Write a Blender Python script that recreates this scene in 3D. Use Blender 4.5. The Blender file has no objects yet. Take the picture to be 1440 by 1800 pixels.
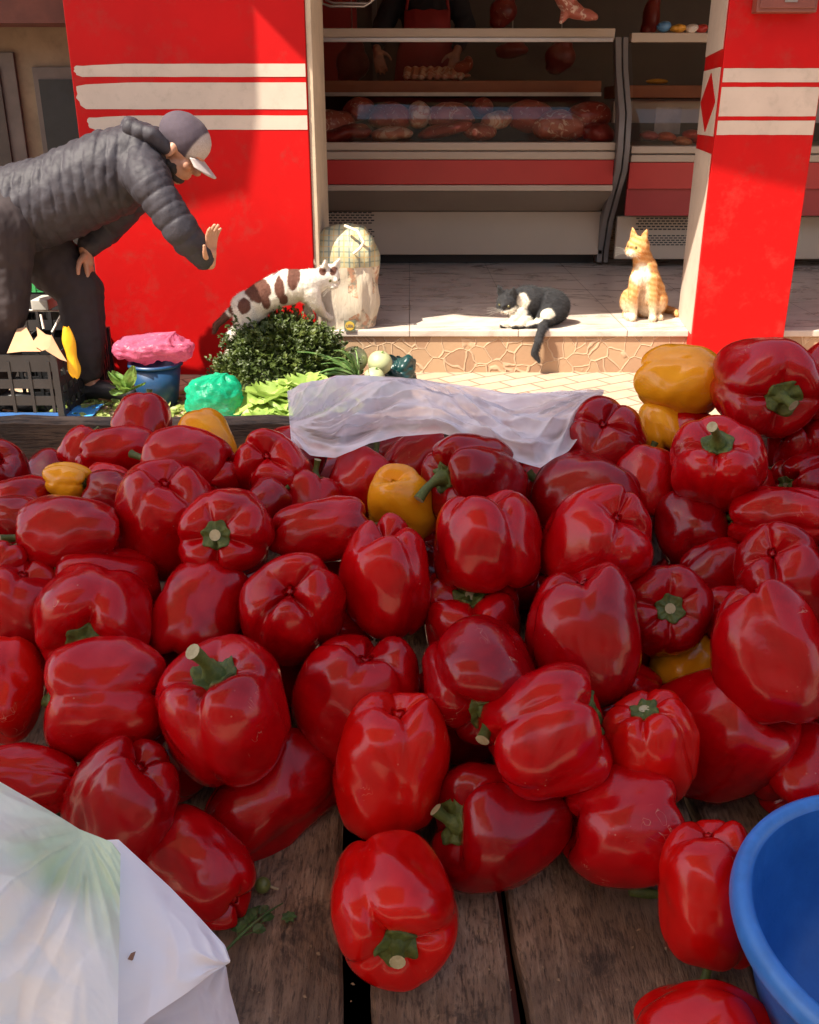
import bpy, bmesh, math, random
import numpy as np
from mathutils import Vector, Matrix, Quaternion, noise
R = math.radians
scene = bpy.context.scene
col = scene.collection

# ------------------------------------------------------------------ camera
FPX = 1700.0                      # focal length in pixels of the 1440 x 1800 photograph
PITCH = R(22.4)
CAM = Vector((0, 0, 1.12))
cd = bpy.data.cameras.new('camera'); cam = bpy.data.objects.new('camera', cd); col.objects.link(cam)
cd.sensor_fit = 'VERTICAL'; cd.sensor_height = 24; cd.lens = 24 * FPX / 1800
cd.clip_start = 0.02; cd.clip_end = 500
cam.location = CAM; cam.rotation_euler = (math.pi / 2 - PITCH, 0, 0)
scene.camera = cam
scene.render.resolution_x = 819; scene.render.resolution_y = 1024

# ------------------------------------------------------------------ sky, sun, exposure
SUN = Vector((-0.58, -0.38, 1.0)).normalized()          # direction towards the sun
w = bpy.data.worlds.new("World"); scene.world = w; w.use_nodes = True
nt = w.node_tree; bg = nt.nodes['Background']
sky = nt.nodes.new('ShaderNodeTexSky'); sky.sky_type = 'NISHITA'; sky.sun_disc = False
sky.sun_elevation = math.asin(SUN.z); sky.sun_rotation = math.atan2(SUN.x, SUN.y)
sky.dust_density = 2.0
tint = nt.nodes.new('ShaderNodeMix'); tint.data_type = 'RGBA'; tint.blend_type = 'MULTIPLY'; tint.inputs[0].default_value = 1
tint.inputs[7].default_value = (1.0, .88, .78, 1); nt.links.new(sky.outputs[0], tint.inputs[6]); nt.links.new(tint.outputs[2], bg.inputs[0]); bg.inputs[1].default_value = 0.15
sl = bpy.data.lights.new('sun', 'SUN'); sl.energy = 4.4; sl.angle = R(0.7); sl.color = (1, 0.92, 0.78)
so = bpy.data.objects.new('sun', sl); col.objects.link(so)
so.rotation_euler = SUN.to_track_quat('Z', 'Y').to_euler(); so.location = (-6, -5, 9)
vs = scene.view_settings
vs.view_transform = 'Standard'; vs.look = 'None'; vs.gamma = 1; vs.use_curve_mapping = False
vs.exposure = 1.45

# ------------------------------------------------------------------ geometry helpers
FW = Vector((0, math.cos(PITCH), -math.sin(PITCH))); UP = Vector((0, math.sin(PITCH), math.cos(PITCH)))
def ray(px, py):
    return FW + Vector((1, 0, 0)) * ((px - 720) / FPX) + UP * ((900 - py) / FPX)
def at(px, py, Y):                 # point seen at a pixel, Y metres in front
    d = ray(px, py); return CAM + d * (Y / d.y)
def atz(px, py, z):                # point seen at a pixel, at height z
    d = ray(px, py); return CAM + d * ((z - CAM.z) / d.z)
def depth(px, py, zc): return CAM + ray(px, py) * zc
def lin(a, b, t): return a + (b - a) * t

def tag(o, label=None, cat=None, group=None, kind=None):
    if label: o['label'] = label
    if cat: o['category'] = cat
    if group: o['group'] = group
    if kind: o['kind'] = kind
    return o
def empty(name, loc=(0, 0, 0)):
    o = bpy.data.objects.new(name, None); col.objects.link(o); o.location = loc
    o.empty_display_size = 0.05
    return o
def link_mesh(name, me, m, parent=None, smooth=True, angle=None):
    o = bpy.data.objects.new(name, me); col.objects.link(o)
    ms = m if isinstance(m, (list, tuple)) else [m]
    if len(me.materials) == 0:
        for x in ms: me.materials.append(x)
    if smooth: me.polygons.foreach_set('use_smooth', [True] * len(me.polygons))
    if parent is not None:
        o.parent = parent
        o.matrix_parent_inverse = Matrix.Translation(-parent.location) if parent.type == 'EMPTY' and parent.rotation_mode == 'XYZ' and parent.parent is None else Matrix.Identity(4)
    return o

class MB:
    def __init__(s): s.v = []; s.f = []; s.mi = []
    def add(s, vs, fs, mi=0):
        b = len(s.v); s.v += [tuple(p) for p in vs]; s.f += [tuple(i + b for i in f) for f in fs]; s.mi += [mi] * len(fs); return s
    def box(s, lo, hi, mi=0, rot=None, piv=None):
        x0, y0, z0 = lo; x1, y1, z1 = hi
        vs = [Vector(p) for p in ((x0,y0,z0),(x1,y0,z0),(x1,y1,z0),(x0,y1,z0),(x0,y0,z1),(x1,y0,z1),(x1,y1,z1),(x0,y1,z1))]
        if rot is not None:
            c = Vector(piv) if piv is not None else (Vector(lo) + Vector(hi)) / 2
            vs = [rot @ (p - c) + c for p in vs]
        return s.add(vs, [(0,3,2,1),(4,5,6,7),(0,1,5,4),(1,2,6,5),(2,3,7,6),(3,0,4,7)], mi)
    def prism(s, poly, dirv, mi=0):            # closed polygon of 3-D points pushed along dirv
        n = len(poly); d = Vector(dirv); a = [Vector(p) for p in poly]; b = [p + d for p in a]
        return s.add(a + b, [tuple(range(n))[::-1], tuple(range(n, 2*n))] + [(i, (i+1) % n, n+(i+1) % n, n+i) for i in range(n)], mi)
    def tube(s, pts, rad, seg=8, mi=0, cap=True, capmi=None):
        pts = [Vector(p) for p in pts]; n = len(pts)
        if not isinstance(rad, (list, tuple)): rad = [rad] * n
        vs = []; prev = None
        for i, p in enumerate(pts):
            t = (pts[min(i+1, n-1)] - pts[max(i-1, 0)]).normalized()
            if prev is None: a = t.orthogonal().normalized()
            else: a = (prev - t * prev.dot(t)).normalized()
            prev = a; b = t.cross(a)
            for k in range(seg):
                th = 2 * math.pi * k / seg
                vs.append(p + (a * math.cos(th) + b * math.sin(th)) * rad[i])
        fs = [(i*seg+k, i*seg+(k+1) % seg, (i+1)*seg+(k+1) % seg, (i+1)*seg+k) for i in range(n-1) for k in range(seg)]
        s.add(vs, fs, mi)
        if cap:
            s.add(vs[:seg], [tuple(range(seg))[::-1]], mi); s.add(vs[-seg:], [tuple(range(seg))], mi if capmi is None else capmi)
        return s
    def lathe(s, prof, c, seg=32, mi=0, axis=None, cap=False):   # prof: (r, z)
        c = Vector(c); q = axis.to_track_quat('Z', 'X') if axis is not None else Quaternion()
        vs = [c + q @ Vector((r * math.cos(2*math.pi*k/seg), r * math.sin(2*math.pi*k/seg), z)) for r, z in prof for k in range(seg)]
        fs = [(i*seg+k, i*seg+(k+1) % seg, (i+1)*seg+(k+1) % seg, (i+1)*seg+k) for i in range(len(prof)-1) for k in range(seg)]
        return s.add(vs, fs, mi)
    def grid(s, P, mi=0, closed=False):        # P[i][j]
        n, m = len(P), len(P[0])
        vs = [p for row in P for p in row]
        mm = m if closed else m - 1
        return s.add(vs, [(i*m+j, i*m+(j+1) % m, (i+1)*m+(j+1) % m, (i+1)*m+j) for i in range(n-1) for j in range(mm)], mi)
    def build(s, name, m, parent=None, smooth=False, bevel=0, solid=0, sub=0, label=None):
        me = bpy.data.meshes.new(name); me.from_pydata(s.v, [], s.f)
        ms = m if isinstance(m, (list, tuple)) else [m]
        for x in ms: me.materials.append(x)
        if len(ms) > 1: me.polygons.foreach_set('material_index', s.mi)
        me.update()
        o = link_mesh(name, me, m, parent, smooth)
        if bevel:
            b = o.modifiers.new('bevel', 'BEVEL'); b.width = bevel; b.segments = 2; b.limit_method = 'ANGLE'; b.angle_limit = R(40)
            o.modifiers.new('wn', 'WEIGHTED_NORMAL'); me.polygons.foreach_set('use_smooth', [True] * len(me.polygons))
        if solid:
            b = o.modifiers.new('solid', 'SOLIDIFY'); b.thickness = solid; b.offset = 0
        if sub:
            b = o.modifiers.new('sub', 'SUBSURF'); b.levels = sub; b.render_levels = sub
        if label: o['label'] = label
        return o

def _ico(k):
    bm = bmesh.new(); bmesh.ops.create_icosphere(bm, subdivisions=k, radius=1)
    v = np.array([p.co[:] for p in bm.verts]); f = np.array([[q.index for q in p.verts] for p in bm.faces]); bm.free(); return v, f
ICO = {2: _ico(2), 3: _ico(3)}
def blob(name, m, chains=(), ells=(), voxel=0.006, smooth=3, parent=None, fn=None, colfn=None, fur=0, flow=(0, 0, -1), flen=.010, keep=None):
    """one continuous organic surface: sphere-swept chains and ellipsoids fused by a voxel remesh"""
    VV = []; FF = []; cnt = [0]
    def sph(c, r, q=None, s3=None):
        tv, tf = ICO[3 if (r or max(s3)) > 9 * voxel else 2]
        v = tv * (np.array(s3) if s3 is not None else r)
        if q is not None: v = v @ np.array(q.to_matrix()).T
        VV.append(v + np.array(c)); FF.append(tf + cnt[0]); cnt[0] += len(tv)
    for ch in chains:
        for (p0, r0), (p1, r1) in zip(ch[:-1], ch[1:]):
            p0 = Vector(p0); p1 = Vector(p1); L = (p1 - p0).length
            n = max(1, int(L / (0.4 * min(r0, r1))))
            for i in range(n + 1):
                t = i / n; sph(p0.lerp(p1, t), lin(r0, r1, t))
    for e in ells:
        sph(Vector(e[0]), None, e[2] if len(e) > 2 else Quaternion(), e[1])
    me = bpy.data.meshes.new('tmp'); me.from_pydata(np.vstack(VV), [], np.vstack(FF).tolist())
    o = bpy.data.objects.new('tmp', me); col.objects.link(o)
    rm = o.modifiers.new('r', 'REMESH'); rm.mode = 'VOXEL'; rm.voxel_size = voxel
    sm = o.modifiers.new('s', 'SMOOTH'); sm.iterations = smooth; sm.factor = 0.5
    dg = bpy.context.evaluated_depsgraph_get(); dg.update()
    out = bpy.data.meshes.new_from_object(o.evaluated_get(dg))
    bpy.data.objects.remove(o); bpy.data.meshes.remove(me)
    out.name = name; out.materials.clear()
    n = len(out.vertices)
    co = np.empty(n*3); out.vertices.foreach_get('co', co); co = co.reshape(-1, 3)
    if fn is not None:
        no = np.empty(n*3); out.vertices.foreach_get('normal', no); no = no.reshape(-1, 3)
        co = fn(co, no); out.vertices.foreach_set('co', co.ravel()); out.update()
    if fur:        # short coat: thin tapering hairs that belong to the same mesh
        rs_ = np.random.RandomState(len(co) % 1000); no = np.empty(n*3); out.vertices.foreach_get('normal', no); no = no.reshape(-1, 3)
        pick = rs_.randint(0, n, fur); b0 = co[pick]
        if keep is not None: mk = keep(b0); pick = pick[mk]; b0 = co[pick]
        fl = np.array(flow) + rs_.normal(0, .35, (len(pick), 3)); d_ = no[pick] * .55 + fl * .8; d_ /= np.linalg.norm(d_, axis=1)[:, None]
        sd_ = np.cross(d_, no[pick]); sd_ /= np.linalg.norm(sd_, axis=1)[:, None] + 1e-9; ln_ = flen * rs_.uniform(.6, 1.3, (len(pick), 1))
        b0 = b0 + rs_.normal(0, .0012, b0.shape); hv = np.stack([b0 - sd_ * .00055, b0 + sd_ * .00055, b0 + d_ * ln_], 1).reshape(-1, 3)
        loops = np.empty(len(out.loops), dtype=np.int64); out.loops.foreach_get('vertex_index', loops); tot = np.empty(len(out.polygons), dtype=np.int64); out.polygons.foreach_get('loop_total', tot)
        fs_ = np.split(loops, np.cumsum(tot)[:-1]); cl = colfn(co) if colfn else None
        m2_ = bpy.data.meshes.new(name); k_ = np.arange(len(pick) * 3).reshape(-1, 3) + n
        m2_.from_pydata(np.vstack([co, hv]).tolist(), [], [f.tolist() for f in fs_] + k_.tolist()); m2_.update()
        if cl is not None:
            cl = np.vstack([cl, np.repeat(cl[pick] * rs_.uniform(.75, 1.2, (len(pick), 1)), 3, axis=0)]); colfn = lambda c, cl=cl: cl
        out = m2_; co = np.vstack([co, hv]); n = len(co)
    if colfn is not None:
        c = colfn(co); a = out.color_attributes.new('Col', 'FLOAT_COLOR', 'POINT')
        a.data.foreach_set('color', np.c_[c, np.ones(n)].ravel())
    return link_mesh(name, out, m, parent, True)

def fbm(co, scale, seed=0, octv=3):          # cheap smooth pseudo-noise for numpy arrays
    rs = np.random.RandomState(seed); out = np.zeros(len(co)); amp = 1; tot = 0
    for o in range(octv):
        for k in range(3):
            d = rs.normal(size=3); d /= np.linalg.norm(d); ph = rs.rand() * 6.28
            d2 = rs.normal(size=3); d2 /= np.linalg.norm(d2)
            out += amp * np.sin(co @ d * scale + ph + 1.3 * np.sin(co @ d2 * scale * .7 + ph * 2))
        tot += amp * 2.2; amp *= .55; scale *= 2.1
    return out / tot

# ------------------------------------------------------------------ materials
class NM:
    def __init__(s, name):
        s.m = bpy.data.materials.new(name); s.m.use_nodes = True; s.t = s.m.node_tree
        s.b = s.t.nodes['Principled BSDF']; s.o = s.t.nodes['Material Output']
    def n(s, typ, **kw):
        x = s.t.nodes.new('ShaderNode' + typ)
        for k, v in kw.items():
            if k in x.inputs.keys() if isinstance(k, str) else False: x.inputs[k].default_value = v
            else: setattr(x, k, v)
        return x
    def l(s, a, b): s.t.links.new(a, b)
    def coords(s, scale=(1, 1, 1), space='Object', rot=(0, 0, 0)):
        tc = s.n('TexCoord'); mp = s.n('Mapping'); mp.inputs['Scale'].default_value = scale; mp.inputs['Rotation'].default_value = rot
        s.l(tc.outputs[space], mp.inputs[0]); return mp.outputs[0]
    def noise(s, vec, scale=5, detail=4, rough=.6, dist=0):
        x = s.n('TexNoise'); x.inputs['Scale'].default_value = scale; x.inputs['Detail'].default_value = detail
        x.inputs['Roughness'].default_value = rough; x.inputs['Distortion'].default_value = dist
        if vec is not None: s.l(vec, x.inputs['Vector'])
        return x.outputs['Fac']
    def ramp(s, fac, stops):
        x = s.n('ValToRGB'); e = x.color_ramp.elements
        while len(e) > 1: e.remove(e[-1])
        for i, (p, c) in enumerate(stops):
            q = e[0] if i == 0 else e.new(p)
            q.position = p; q.color = (*c, 1) if not isinstance(c, (int, float)) else (c, c, c, 1)
        s.l(fac, x.inputs[0]); return x.outputs[0]
    def mix(s, fac, a, b, mode='MIX'):
        x = s.n('Mix', data_type='RGBA', blend_type=mode)
        for sock, v in ((x.inputs[0], fac), (x.inputs[6], a), (x.inputs[7], b)):
            if isinstance(v, bpy.types.NodeSocket): s.l(v, sock)
            elif isinstance(v, (tuple, list)): sock.default_value = (*v, 1)
            else: sock.default_value = v
        return x.outputs[2]
    def math(s, op, a, b=0.5):
        x = s.n('Math', operation=op)
        for sock, v in ((x.inputs[0], a), (x.inputs[1], b)):
            if isinstance(v, bpy.types.NodeSocket): s.l(v, sock)
            else: sock.default_value = v
        return x.outputs[0]
    def base(s, c): 
        if isinstance(c, bpy.types.NodeSocket): s.l(c, s.b.inputs['Base Color'])
        else: s.b.inputs['Base Color'].default_value = (*c, 1)
    def set(s, **kw):
        for k, v in kw.items():
            sock = s.b.inputs[k.replace('_', ' ')]
            if isinstance(v, bpy.types.NodeSocket): s.l(v, sock)
            else: sock.default_value = v
    def bump(s, h, strength=.3, dist=.01):
        x = s.n('Bump'); x.inputs['Strength'].default_value = strength; x.inputs['Distance'].default_value = dist
        s.l(h, x.inputs['Height']); s.l(x.outputs[0], s.b.inputs['Normal'])

def simple(name, c, rough=.5, var=.25, scale=8, bump=.1, bscale=60, metal=0, spec=.5, space='Object', dirt=0, bd=.002):
    m = NM(name); v = m.coords(space=space); f = m.noise(v, scale, 5)
    d = tuple(x * (1 - var) for x in c); h = tuple(min(1, x * (1 + var)) for x in c)
    cc = m.ramp(f, [(.3, d), (.7, h)])
    if dirt:
        f2 = m.noise(v, scale * 2.7, 8, .75); cc = m.mix(m.ramp(f2, [(.52, 0.), (.68, dirt)]), cc, (.09, .07, .05))
    m.base(cc); m.set(Roughness=rough, Metallic=metal)
    m.b.inputs['Specular IOR Level'].default_value = spec
    if bump: m.bump(m.noise(v, bscale, 4), bump, bd)
    return m.m

def film(name, c, alpha=.5, rough=.3, trans=.5, scale=14, tint=None):
    """thin plastic film: see-through + light passing + soft gloss"""
    m = NM(name); v = m.coords()
    m.b.inputs['Roughness'].default_value = rough
    cc = c
    if tint: cc = m.mix(m.ramp(m.noise(v, 7, 2, .5), [(.45, 0.), (.6, 1.)]), c, tint)
    m.base(cc)
    tl = m.n('BsdfTranslucent'); tp = m.n('BsdfTransparent')
    tp.inputs[0].default_value = (*[min(1, x * .3 + .7) for x in c], 1)
    if isinstance(cc, bpy.types.NodeSocket): m.l(cc, tl.inputs[0])
    else: tl.inputs[0].default_value = (*c, 1)
    f = m.noise(v, scale, 4, .6, .6); f3 = m.noise(v, scale * 4, 3)
    def cre(sc_, rot, stretch, wd):
        x = m.n('TexVoronoi', feature='DISTANCE_TO_EDGE'); x.inputs['Scale'].default_value = sc_; m.l(m.coords(scale=stretch, rot=rot), x.inputs['Vector'])
        return m.ramp(x.outputs['Distance'], [(0., 1.), (wd, 0.)])
    fold = m.math('MAXIMUM', cre(scale * .8, (.2, .5, .3), (.5, 1, 1.6), .07), m.math('MULTIPLY', cre(scale * 1.5, (0, -.6, .1), (1.5, 1, .6), .06), .6))
    pv = m.n('TexVoronoi'); pv.inputs['Scale'].default_value = scale * .8; m.l(m.coords(scale=(.5, 1, 1.6), rot=(.2, .5, .3)), pv.inputs['Vector'])
    ps = m.n('SeparateColor'); m.l(pv.outputs['Color'], ps.inputs[0]); patch = ps.outputs[0]
    m.bump(m.math('ADD', m.math('ADD', f, m.math('MULTIPLY', f3, .2)), m.math('MULTIPLY', fold, .05)), .5, .012)
    m1 = m.n('MixShader'); m1.inputs[0].default_value = trans; m.l(m.b.outputs[0], m1.inputs[1]); m.l(tl.outputs[0], m1.inputs[2])
    m2 = m.n('MixShader'); lw = m.n('LayerWeight'); lw.inputs[0].default_value = .35
    al = m.math('MAXIMUM', m.math('SUBTRACT', alpha, m.math('ADD', m.math('MULTIPLY', lw.outputs['Facing'], alpha * .8), m.math('ADD', m.math('MULTIPLY', fold, alpha * .35), m.math('MULTIPLY', patch, alpha * .3)))), 0.)
    m.l(al, m2.inputs[0]); m.l(m1.outputs[0], m2.inputs[1]); m.l(tp.outputs[0], m2.inputs[2])
    m.l(m2.outputs[0], m.o.inputs[0]); return m.m

def glass_mat(name, tint=(.93, .95, .93), gloss=1.0):
    m = NM(name); tp = m.n('BsdfTransparent'); tp.inputs[0].default_value = (*tint, 1)
    gl = m.n('BsdfGlossy'); gl.inputs['Roughness'].default_value = .03
    fr = m.n('Fresnel'); fr.inputs[0].default_value = 1.5
    mx = m.n('MixShader'); m.l(m.math('MULTIPLY', fr.outputs[0], gloss), mx.inputs[0]); m.l(tp.outputs[0], mx.inputs[1]); m.l(gl.outputs[0], mx.inputs[2])
    m.l(mx.outputs[0], m.o.inputs[0]); return m.m

def vcol_mat(name, rough=.8, bump=.3, bscale=300, sheen=.04, bd=.002):
    m = NM(name); a = m.n('Attribute'); a.attribute_name = 'Col'
    v = m.coords(); f = m.noise(v, bscale * .6, 4, .7)
    m.base(m.mix(m.ramp(f, [(.35, .3), (.65, 0.)]), a.outputs[0], (.05, .035, .025)))
    m.set(Roughness=rough); m.b.inputs['Sheen Weight'].default_value = sheen; m.b.inputs['Specular IOR Level'].default_value = .25
    m.bump(m.noise(m.coords(scale=(1, 1, .35)), bscale, 3), bump, bd); return m.m
# ================================================================== THE SETTING
def wood_mat(name, c1, c2, c3, grain=(28, 1.6, 28), knots=True):
    m = NM(name); v = m.coords(scale=grain); 
    g = m.noise(v, 3.2, 8, .68, .8); g2 = m.noise(m.coords(scale=(grain[0]*5, grain[1]*2, grain[2]*5)), 3, 5, .7)
    big = m.noise(m.coords(), 5.5, 4, .6, 1.2)
    cc = m.ramp(g, [(.3, c1), (.5, c2), (.72, c3)])
    cc = m.mix(m.ramp(big, [(.38, .75), (.62, 0.)]), cc, tuple(x * .45 for x in c1))
    cc = m.mix(m.math('MULTIPLY', m.ramp(g2, [(.38, 1.), (.5, 0.)]), .8), cc, tuple(x * .3 for x in c1))
    st = m.noise(m.coords(), 38, 6, .8)
    cc = m.mix(m.ramp(st, [(.6, 0.), (.7, .45)]), cc, (.20, .15, .11))
    st2 = m.noise(m.coords(), 16, 6, .75, .5)
    cc = m.mix(m.ramp(st2, [(.56, 0.), (.64, .65)]), cc, (.022, .015, .012))
    m.base(cc); m.set(Roughness=m.ramp(big, [(.3, .55), (.7, .8)]))
    m.bump(m.math('ADD', g, m.math('MULTIPLY', g2, .8)), .9, .005); return m.m
M = {}
M['plank'] = wood_mat('plank_wood', (.20, .115, .068), (.42, .26, .165), (.66, .45, .30))
M['rim'] = wood_mat('rim_wood', (.07, .045, .028), (.16, .11, .07), (.24, .17, .11), grain=(2.2, 28, 30))
M['red_paint'] = simple('red_wall_paint', (.44, .0012, .0015), .55, .10, 3, .2, 25, dirt=.22, spec=.2)
M['white_paint'] = simple('white_wall_paint', (.50, .41, .33), .6, .08, 6, .1, 40, dirt=.16)
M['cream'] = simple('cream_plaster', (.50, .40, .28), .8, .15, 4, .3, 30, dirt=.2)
M['marble'] = None
m = NM('marble_floor'); v = m.coords(scale=(1, 2.2, 1)); f = m.noise(v, 2.2, 9, .65, 1.8)
cc = m.ramp(f, [(.3, (.34, .27, .22)), (.5, (.54, .46, .39)), (.7, (.68, .61, .53))])
br = m.n('TexBrick', offset=0); m.l(m.coords(), br.inputs['Vector']); br.inputs['Scale'].default_value = 2.2; br.inputs['Mortar Size'].default_value = .006
br.inputs['Brick Width'].default_value = 1.1; br.inputs['Row Height'].default_value = 1.1
m.base(m.mix(br.outputs['Fac'], cc, (.2, .16, .13))); m.set(Roughness=m.ramp(f, [(.3, .22), (.7, .38)])); M['marble'] = m.m
# paving: blocks laid on the skew
m = NM('paving_blocks'); v = m.coords(rot=(0, 0, R(-32)))
br = m.n('TexBrick'); m.l(v, br.inputs['Vector']); br.inputs['Scale'].default_value = 2.5; br.inputs['Mortar Size'].default_value = .013
br.inputs['Color1'].default_value = (.44, .30, .20, 1); br.inputs['Color2'].default_value = (.56, .40, .27, 1); br.inputs['Mortar'].default_value = (.16, .10, .07, 1)
f = m.noise(m.coords(), 9, 7, .7); f2 = m.noise(m.coords(), 1.6, 5, .6)
cc = m.mix(m.ramp(f, [(.35, .45), (.6, 0.)]), br.outputs['Color'], (.25, .17, .12))
cc = m.mix(m.ramp(f2, [(.35, .35), (.65, 0.)]), cc, (.20, .14, .10))
m.base(cc); m.set(Roughness=.85); m.bump(m.math('SUBTRACT', m.math('MULTIPLY', f, .5), br.outputs['Fac']), .5, .01); M['paving'] = m.m
# crazy-paved stone facing
m = NM('stone_facing'); v = m.coords(scale=(1, 1, 1)); 
dn = m.n('TexNoise'); dn.inputs['Scale'].default_value = 9; m.l(v, dn.inputs[0])
mv = m.n('MixRGB') if False else None
vm = m.n('VectorMath', operation='MULTIPLY_ADD'); m.l(dn.outputs['Color'], vm.inputs[0]); vm.inputs[1].default_value = (.05, .05, .05); m.l(v, vm.inputs[2])
vo = m.n('TexVoronoi', feature='DISTANCE_TO_EDGE'); vo.inputs['Scale'].default_value = 13; m.l(vm.outputs[0], vo.inputs['Vector'])
vc = m.n('TexVoronoi'); vc.inputs['Scale'].default_value = 13; m.l(vm.outputs[0], vc.inputs['Vector'])
edge = m.ramp(vo.outputs['Distance'], [(.015, 1.), (.05, 0.)])
sepc = m.n('SeparateColor'); m.l(vc.outputs['Color'], sepc.inputs[0])
st = m.ramp(sepc.outputs[0], [(.0, (.28, .155, .085)), (.5, (.35, .21, .115)), (1., (.42, .27, .15))])
st = m.mix(m.math('MULTIPLY', m.noise(v, 40, 5, .7), .5), st, (.40, .27, .17))
m.base(m.mix(m.math('MULTIPLY', edge, .4), st, (.60, .45, .30))); m.set(Roughness=.8); m.bump(m.math('ADD', edge, m.math('MULTIPLY', m.noise(v, 60, 4), .3)), .6, .006); M['stone'] = m.m
M['dark'] = simple('dark_grey_brown', (.10, .085, .075), .8, .2)  # one even dark grey-brown for frames, roof and panels
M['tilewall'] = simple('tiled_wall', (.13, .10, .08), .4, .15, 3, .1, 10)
M['steel'] = simple('brushed_steel', (.55, .52, .48), .35, .1, 10, .05, 80, metal=.9)
M['enamel'] = simple('cream_enamel', (.50, .40, .30), .35, .05, 3, .03, 40)
M['enamel_red'] = simple('red_enamel', (.50, .035, .03), .35, .06, 3, .03, 40)
M['grey_panel'] = simple('grey_panel', (.34, .28, .22), .45, .08, 3, .03, 40)
M['frame_grey'] = simple('grey_frame', (.20, .18, .165), .4, .1, 5, .03, 40)
M['black'] = simple('black_plastic', (.018, .018, .02), .4, .2, 8, .1, 60)
M['glass'] = glass_mat('counter_glass', (.80, .74, .68), .8)
M['canvas'] = simple('canvas_cloth', (.62, .55, .45), .9, .1, 3, .2, 40)
M['butcherwood'] = simple('brown_worktop', (.38, .13, .05), .45, .15, 6, .1, 30)
M['brown_metal'] = simple('brown_metal_box', (.17, .045, .03), .45, .2, 8, .1, 50)

# ground
g = MB(); P = [[Vector((lin(-60, 60, i / 24), lin(-60, 60, j / 24), 0)) for i in range(25)] for j in range(25)]
g.grid(P); tag(g.build('ground', M['paving']), kind='structure')

DE = 4.43; FZ = 0.20
shop = empty('butcher_shop', (0, DE, 0))
tag(shop, 'butcher shop front with red painted pillars, white stripes and a raised open floor', 'shop')
# floor slab, stone riser
MB().box((-4, DE - .012, FZ - .03), (6.0, 9.6, FZ)).build('floor_slab', M['marble'], shop, bevel=.004)
MB().box((-4, DE, -.05), (6.0, DE + .25, FZ - .031)).build('stone_riser', M['stone'], shop)
# pillars
pl = MB().box((-1.40, 4.39, -.02), (-.425, 5.0, 3.1)).build('pillar', M['red_paint'], shop, bevel=.006, label='wide red painted pillar with ragged white stripes')
PYF = 4.39
pr_x0, pr_x1 = 1.265, 1.675
vs_ = [(pr_x0, 4.30, -.02), (pr_x1, 4.30, -.02), (pr_x1 + .02, 4.76, -.02), (pr_x0 + .055, 4.76, -.02)]
prm = MB().prism([Vector(p) for p in vs_][::-1], (0, 0, 3.1)); pr = prm.build('pillar', M['red_paint'], shop, bevel=.004, label='narrow red pillar with white stripes and a painted diamond on its side')
def zof(py, Y): d = ray(720, py); return CAM.z + d.z * Y / d.y
random.seed(3)
def stripe(x0, x1, ya, yb, Y, par, rag=0, extra=None):
    za, zb = zof(ya, Y), zof(yb, Y)
    pts = []
    n = 14
    top = [Vector((lin(x0, x1, i / n) if i else x0 + (.03 if rag else 0), Y, za + (random.uniform(-1, 1) * .0006 - (.008 * max(0, 1 - i / 3) if rag else 0)))) for i in range(n + 1)]
    bot = [Vector((lin(x0, x1, i / n) if i else x0 + (.02 if rag else 0), Y, zb + random.uniform(-1, 1) * .0006)) for i in range(n + 1)]
    left = []
    if rag:
        k = 7
        for i in range(1, k): 
            t = i / k; left.append(Vector((x0 - .012 * math.sin(math.pi * t) + random.uniform(-.006, .006), Y, lin(zb, za, t))))
    poly = top + bot[::-1] + left
    return MB().prism(poly, (0, -.0012, 0)).build('painted_stripe', M['white_paint'], par)
def sub(o, par):  # re-parent as sub-part keeping place
    o.parent = par; o.matrix_parent_inverse = par.matrix_world.inverted() if False else Matrix.Identity(4); return o
for k, (a, b, xs) in enumerate(((112, 135, 0), (145, 192, .0), (203, 228, .03))):
    stripe(-1.375 + xs, -.43, a, b, PYF - .0005, None, rag=1).parent = pl
for a, b in ((120, 144.5), (153, 204.5), (212, 237)):
    stripe(pr_x0 + .006, pr_x1 - .004, a, b, 4.30 - .0005, None).parent = pr
# side of the narrow pillar: white upright band, broken by red, with a diamond
def side_pt(t, z, off=.003): return Vector((lin(pr_x0, pr_x0 + .055, t) - off, lin(4.30, 4.76, t), z))
def side_poly(pts, name='painted_stripe', mt=None, off=.003):
    q = [side_pt(t, z, 0.0005) for t, z in pts]
    o = MB().prism(q, (-off, 0, 0)).build(name, mt or M['white_paint']); o.parent = pr; return o
zz = lambda py: zof(py, 4.5)
side_poly([(.06, zz(-400)), (.97, zz(-400)), (.97, zz(95)), (.06, zz(90))])
side_poly([(.06, zz(121)), (.97, zz(121)), (.97, zz(238)), (.06, zz(238))])
side_poly([(.06, zz(268)), (.97, zz(264)), (.97, FZ + .002), (.06, FZ + .002)])
side_poly([(.50, zz(128)), (.93, zz(180)), (.50, zz(232)), (.12, zz(180))], 'painted_diamond', M['red_paint'], .006)
# corner strip beside wide pillar
MB().box((-.424, 4.40, FZ + .001), (-.400, 4.99, 3.1)).build('corner_strip', M['cream'], shop, bevel=.003)
# brown box on the narrow pillar
bx = empty('meter_box', (1.50, 4.26, zof(22, 4.26))); tag(bx, 'brown metal box fixed high on the narrow red pillar', 'box')
x0 = at(1326, 20, 4.26).x; x1 = at(1432, 20, 4.26).x; zb = zof(23, 4.26)
MB().box((x0, 4.235, zb), (x1, 4.299, zb + .25)).build('case', M['brown_metal'], bx, bevel=.005)
MB().box((x0 + .012, 4.229, zb + .014), (x1 - .012, 4.234, zb + .236)).build('door', M['brown_metal'], bx, bevel=.003)
MB().box((at(1380,10,4.22).x, 4.224, zb + .035), (at(1402,10,4.22).x, 4.2285, zb + .09)).build('label_plate', M['frame_grey'], bx)
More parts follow.
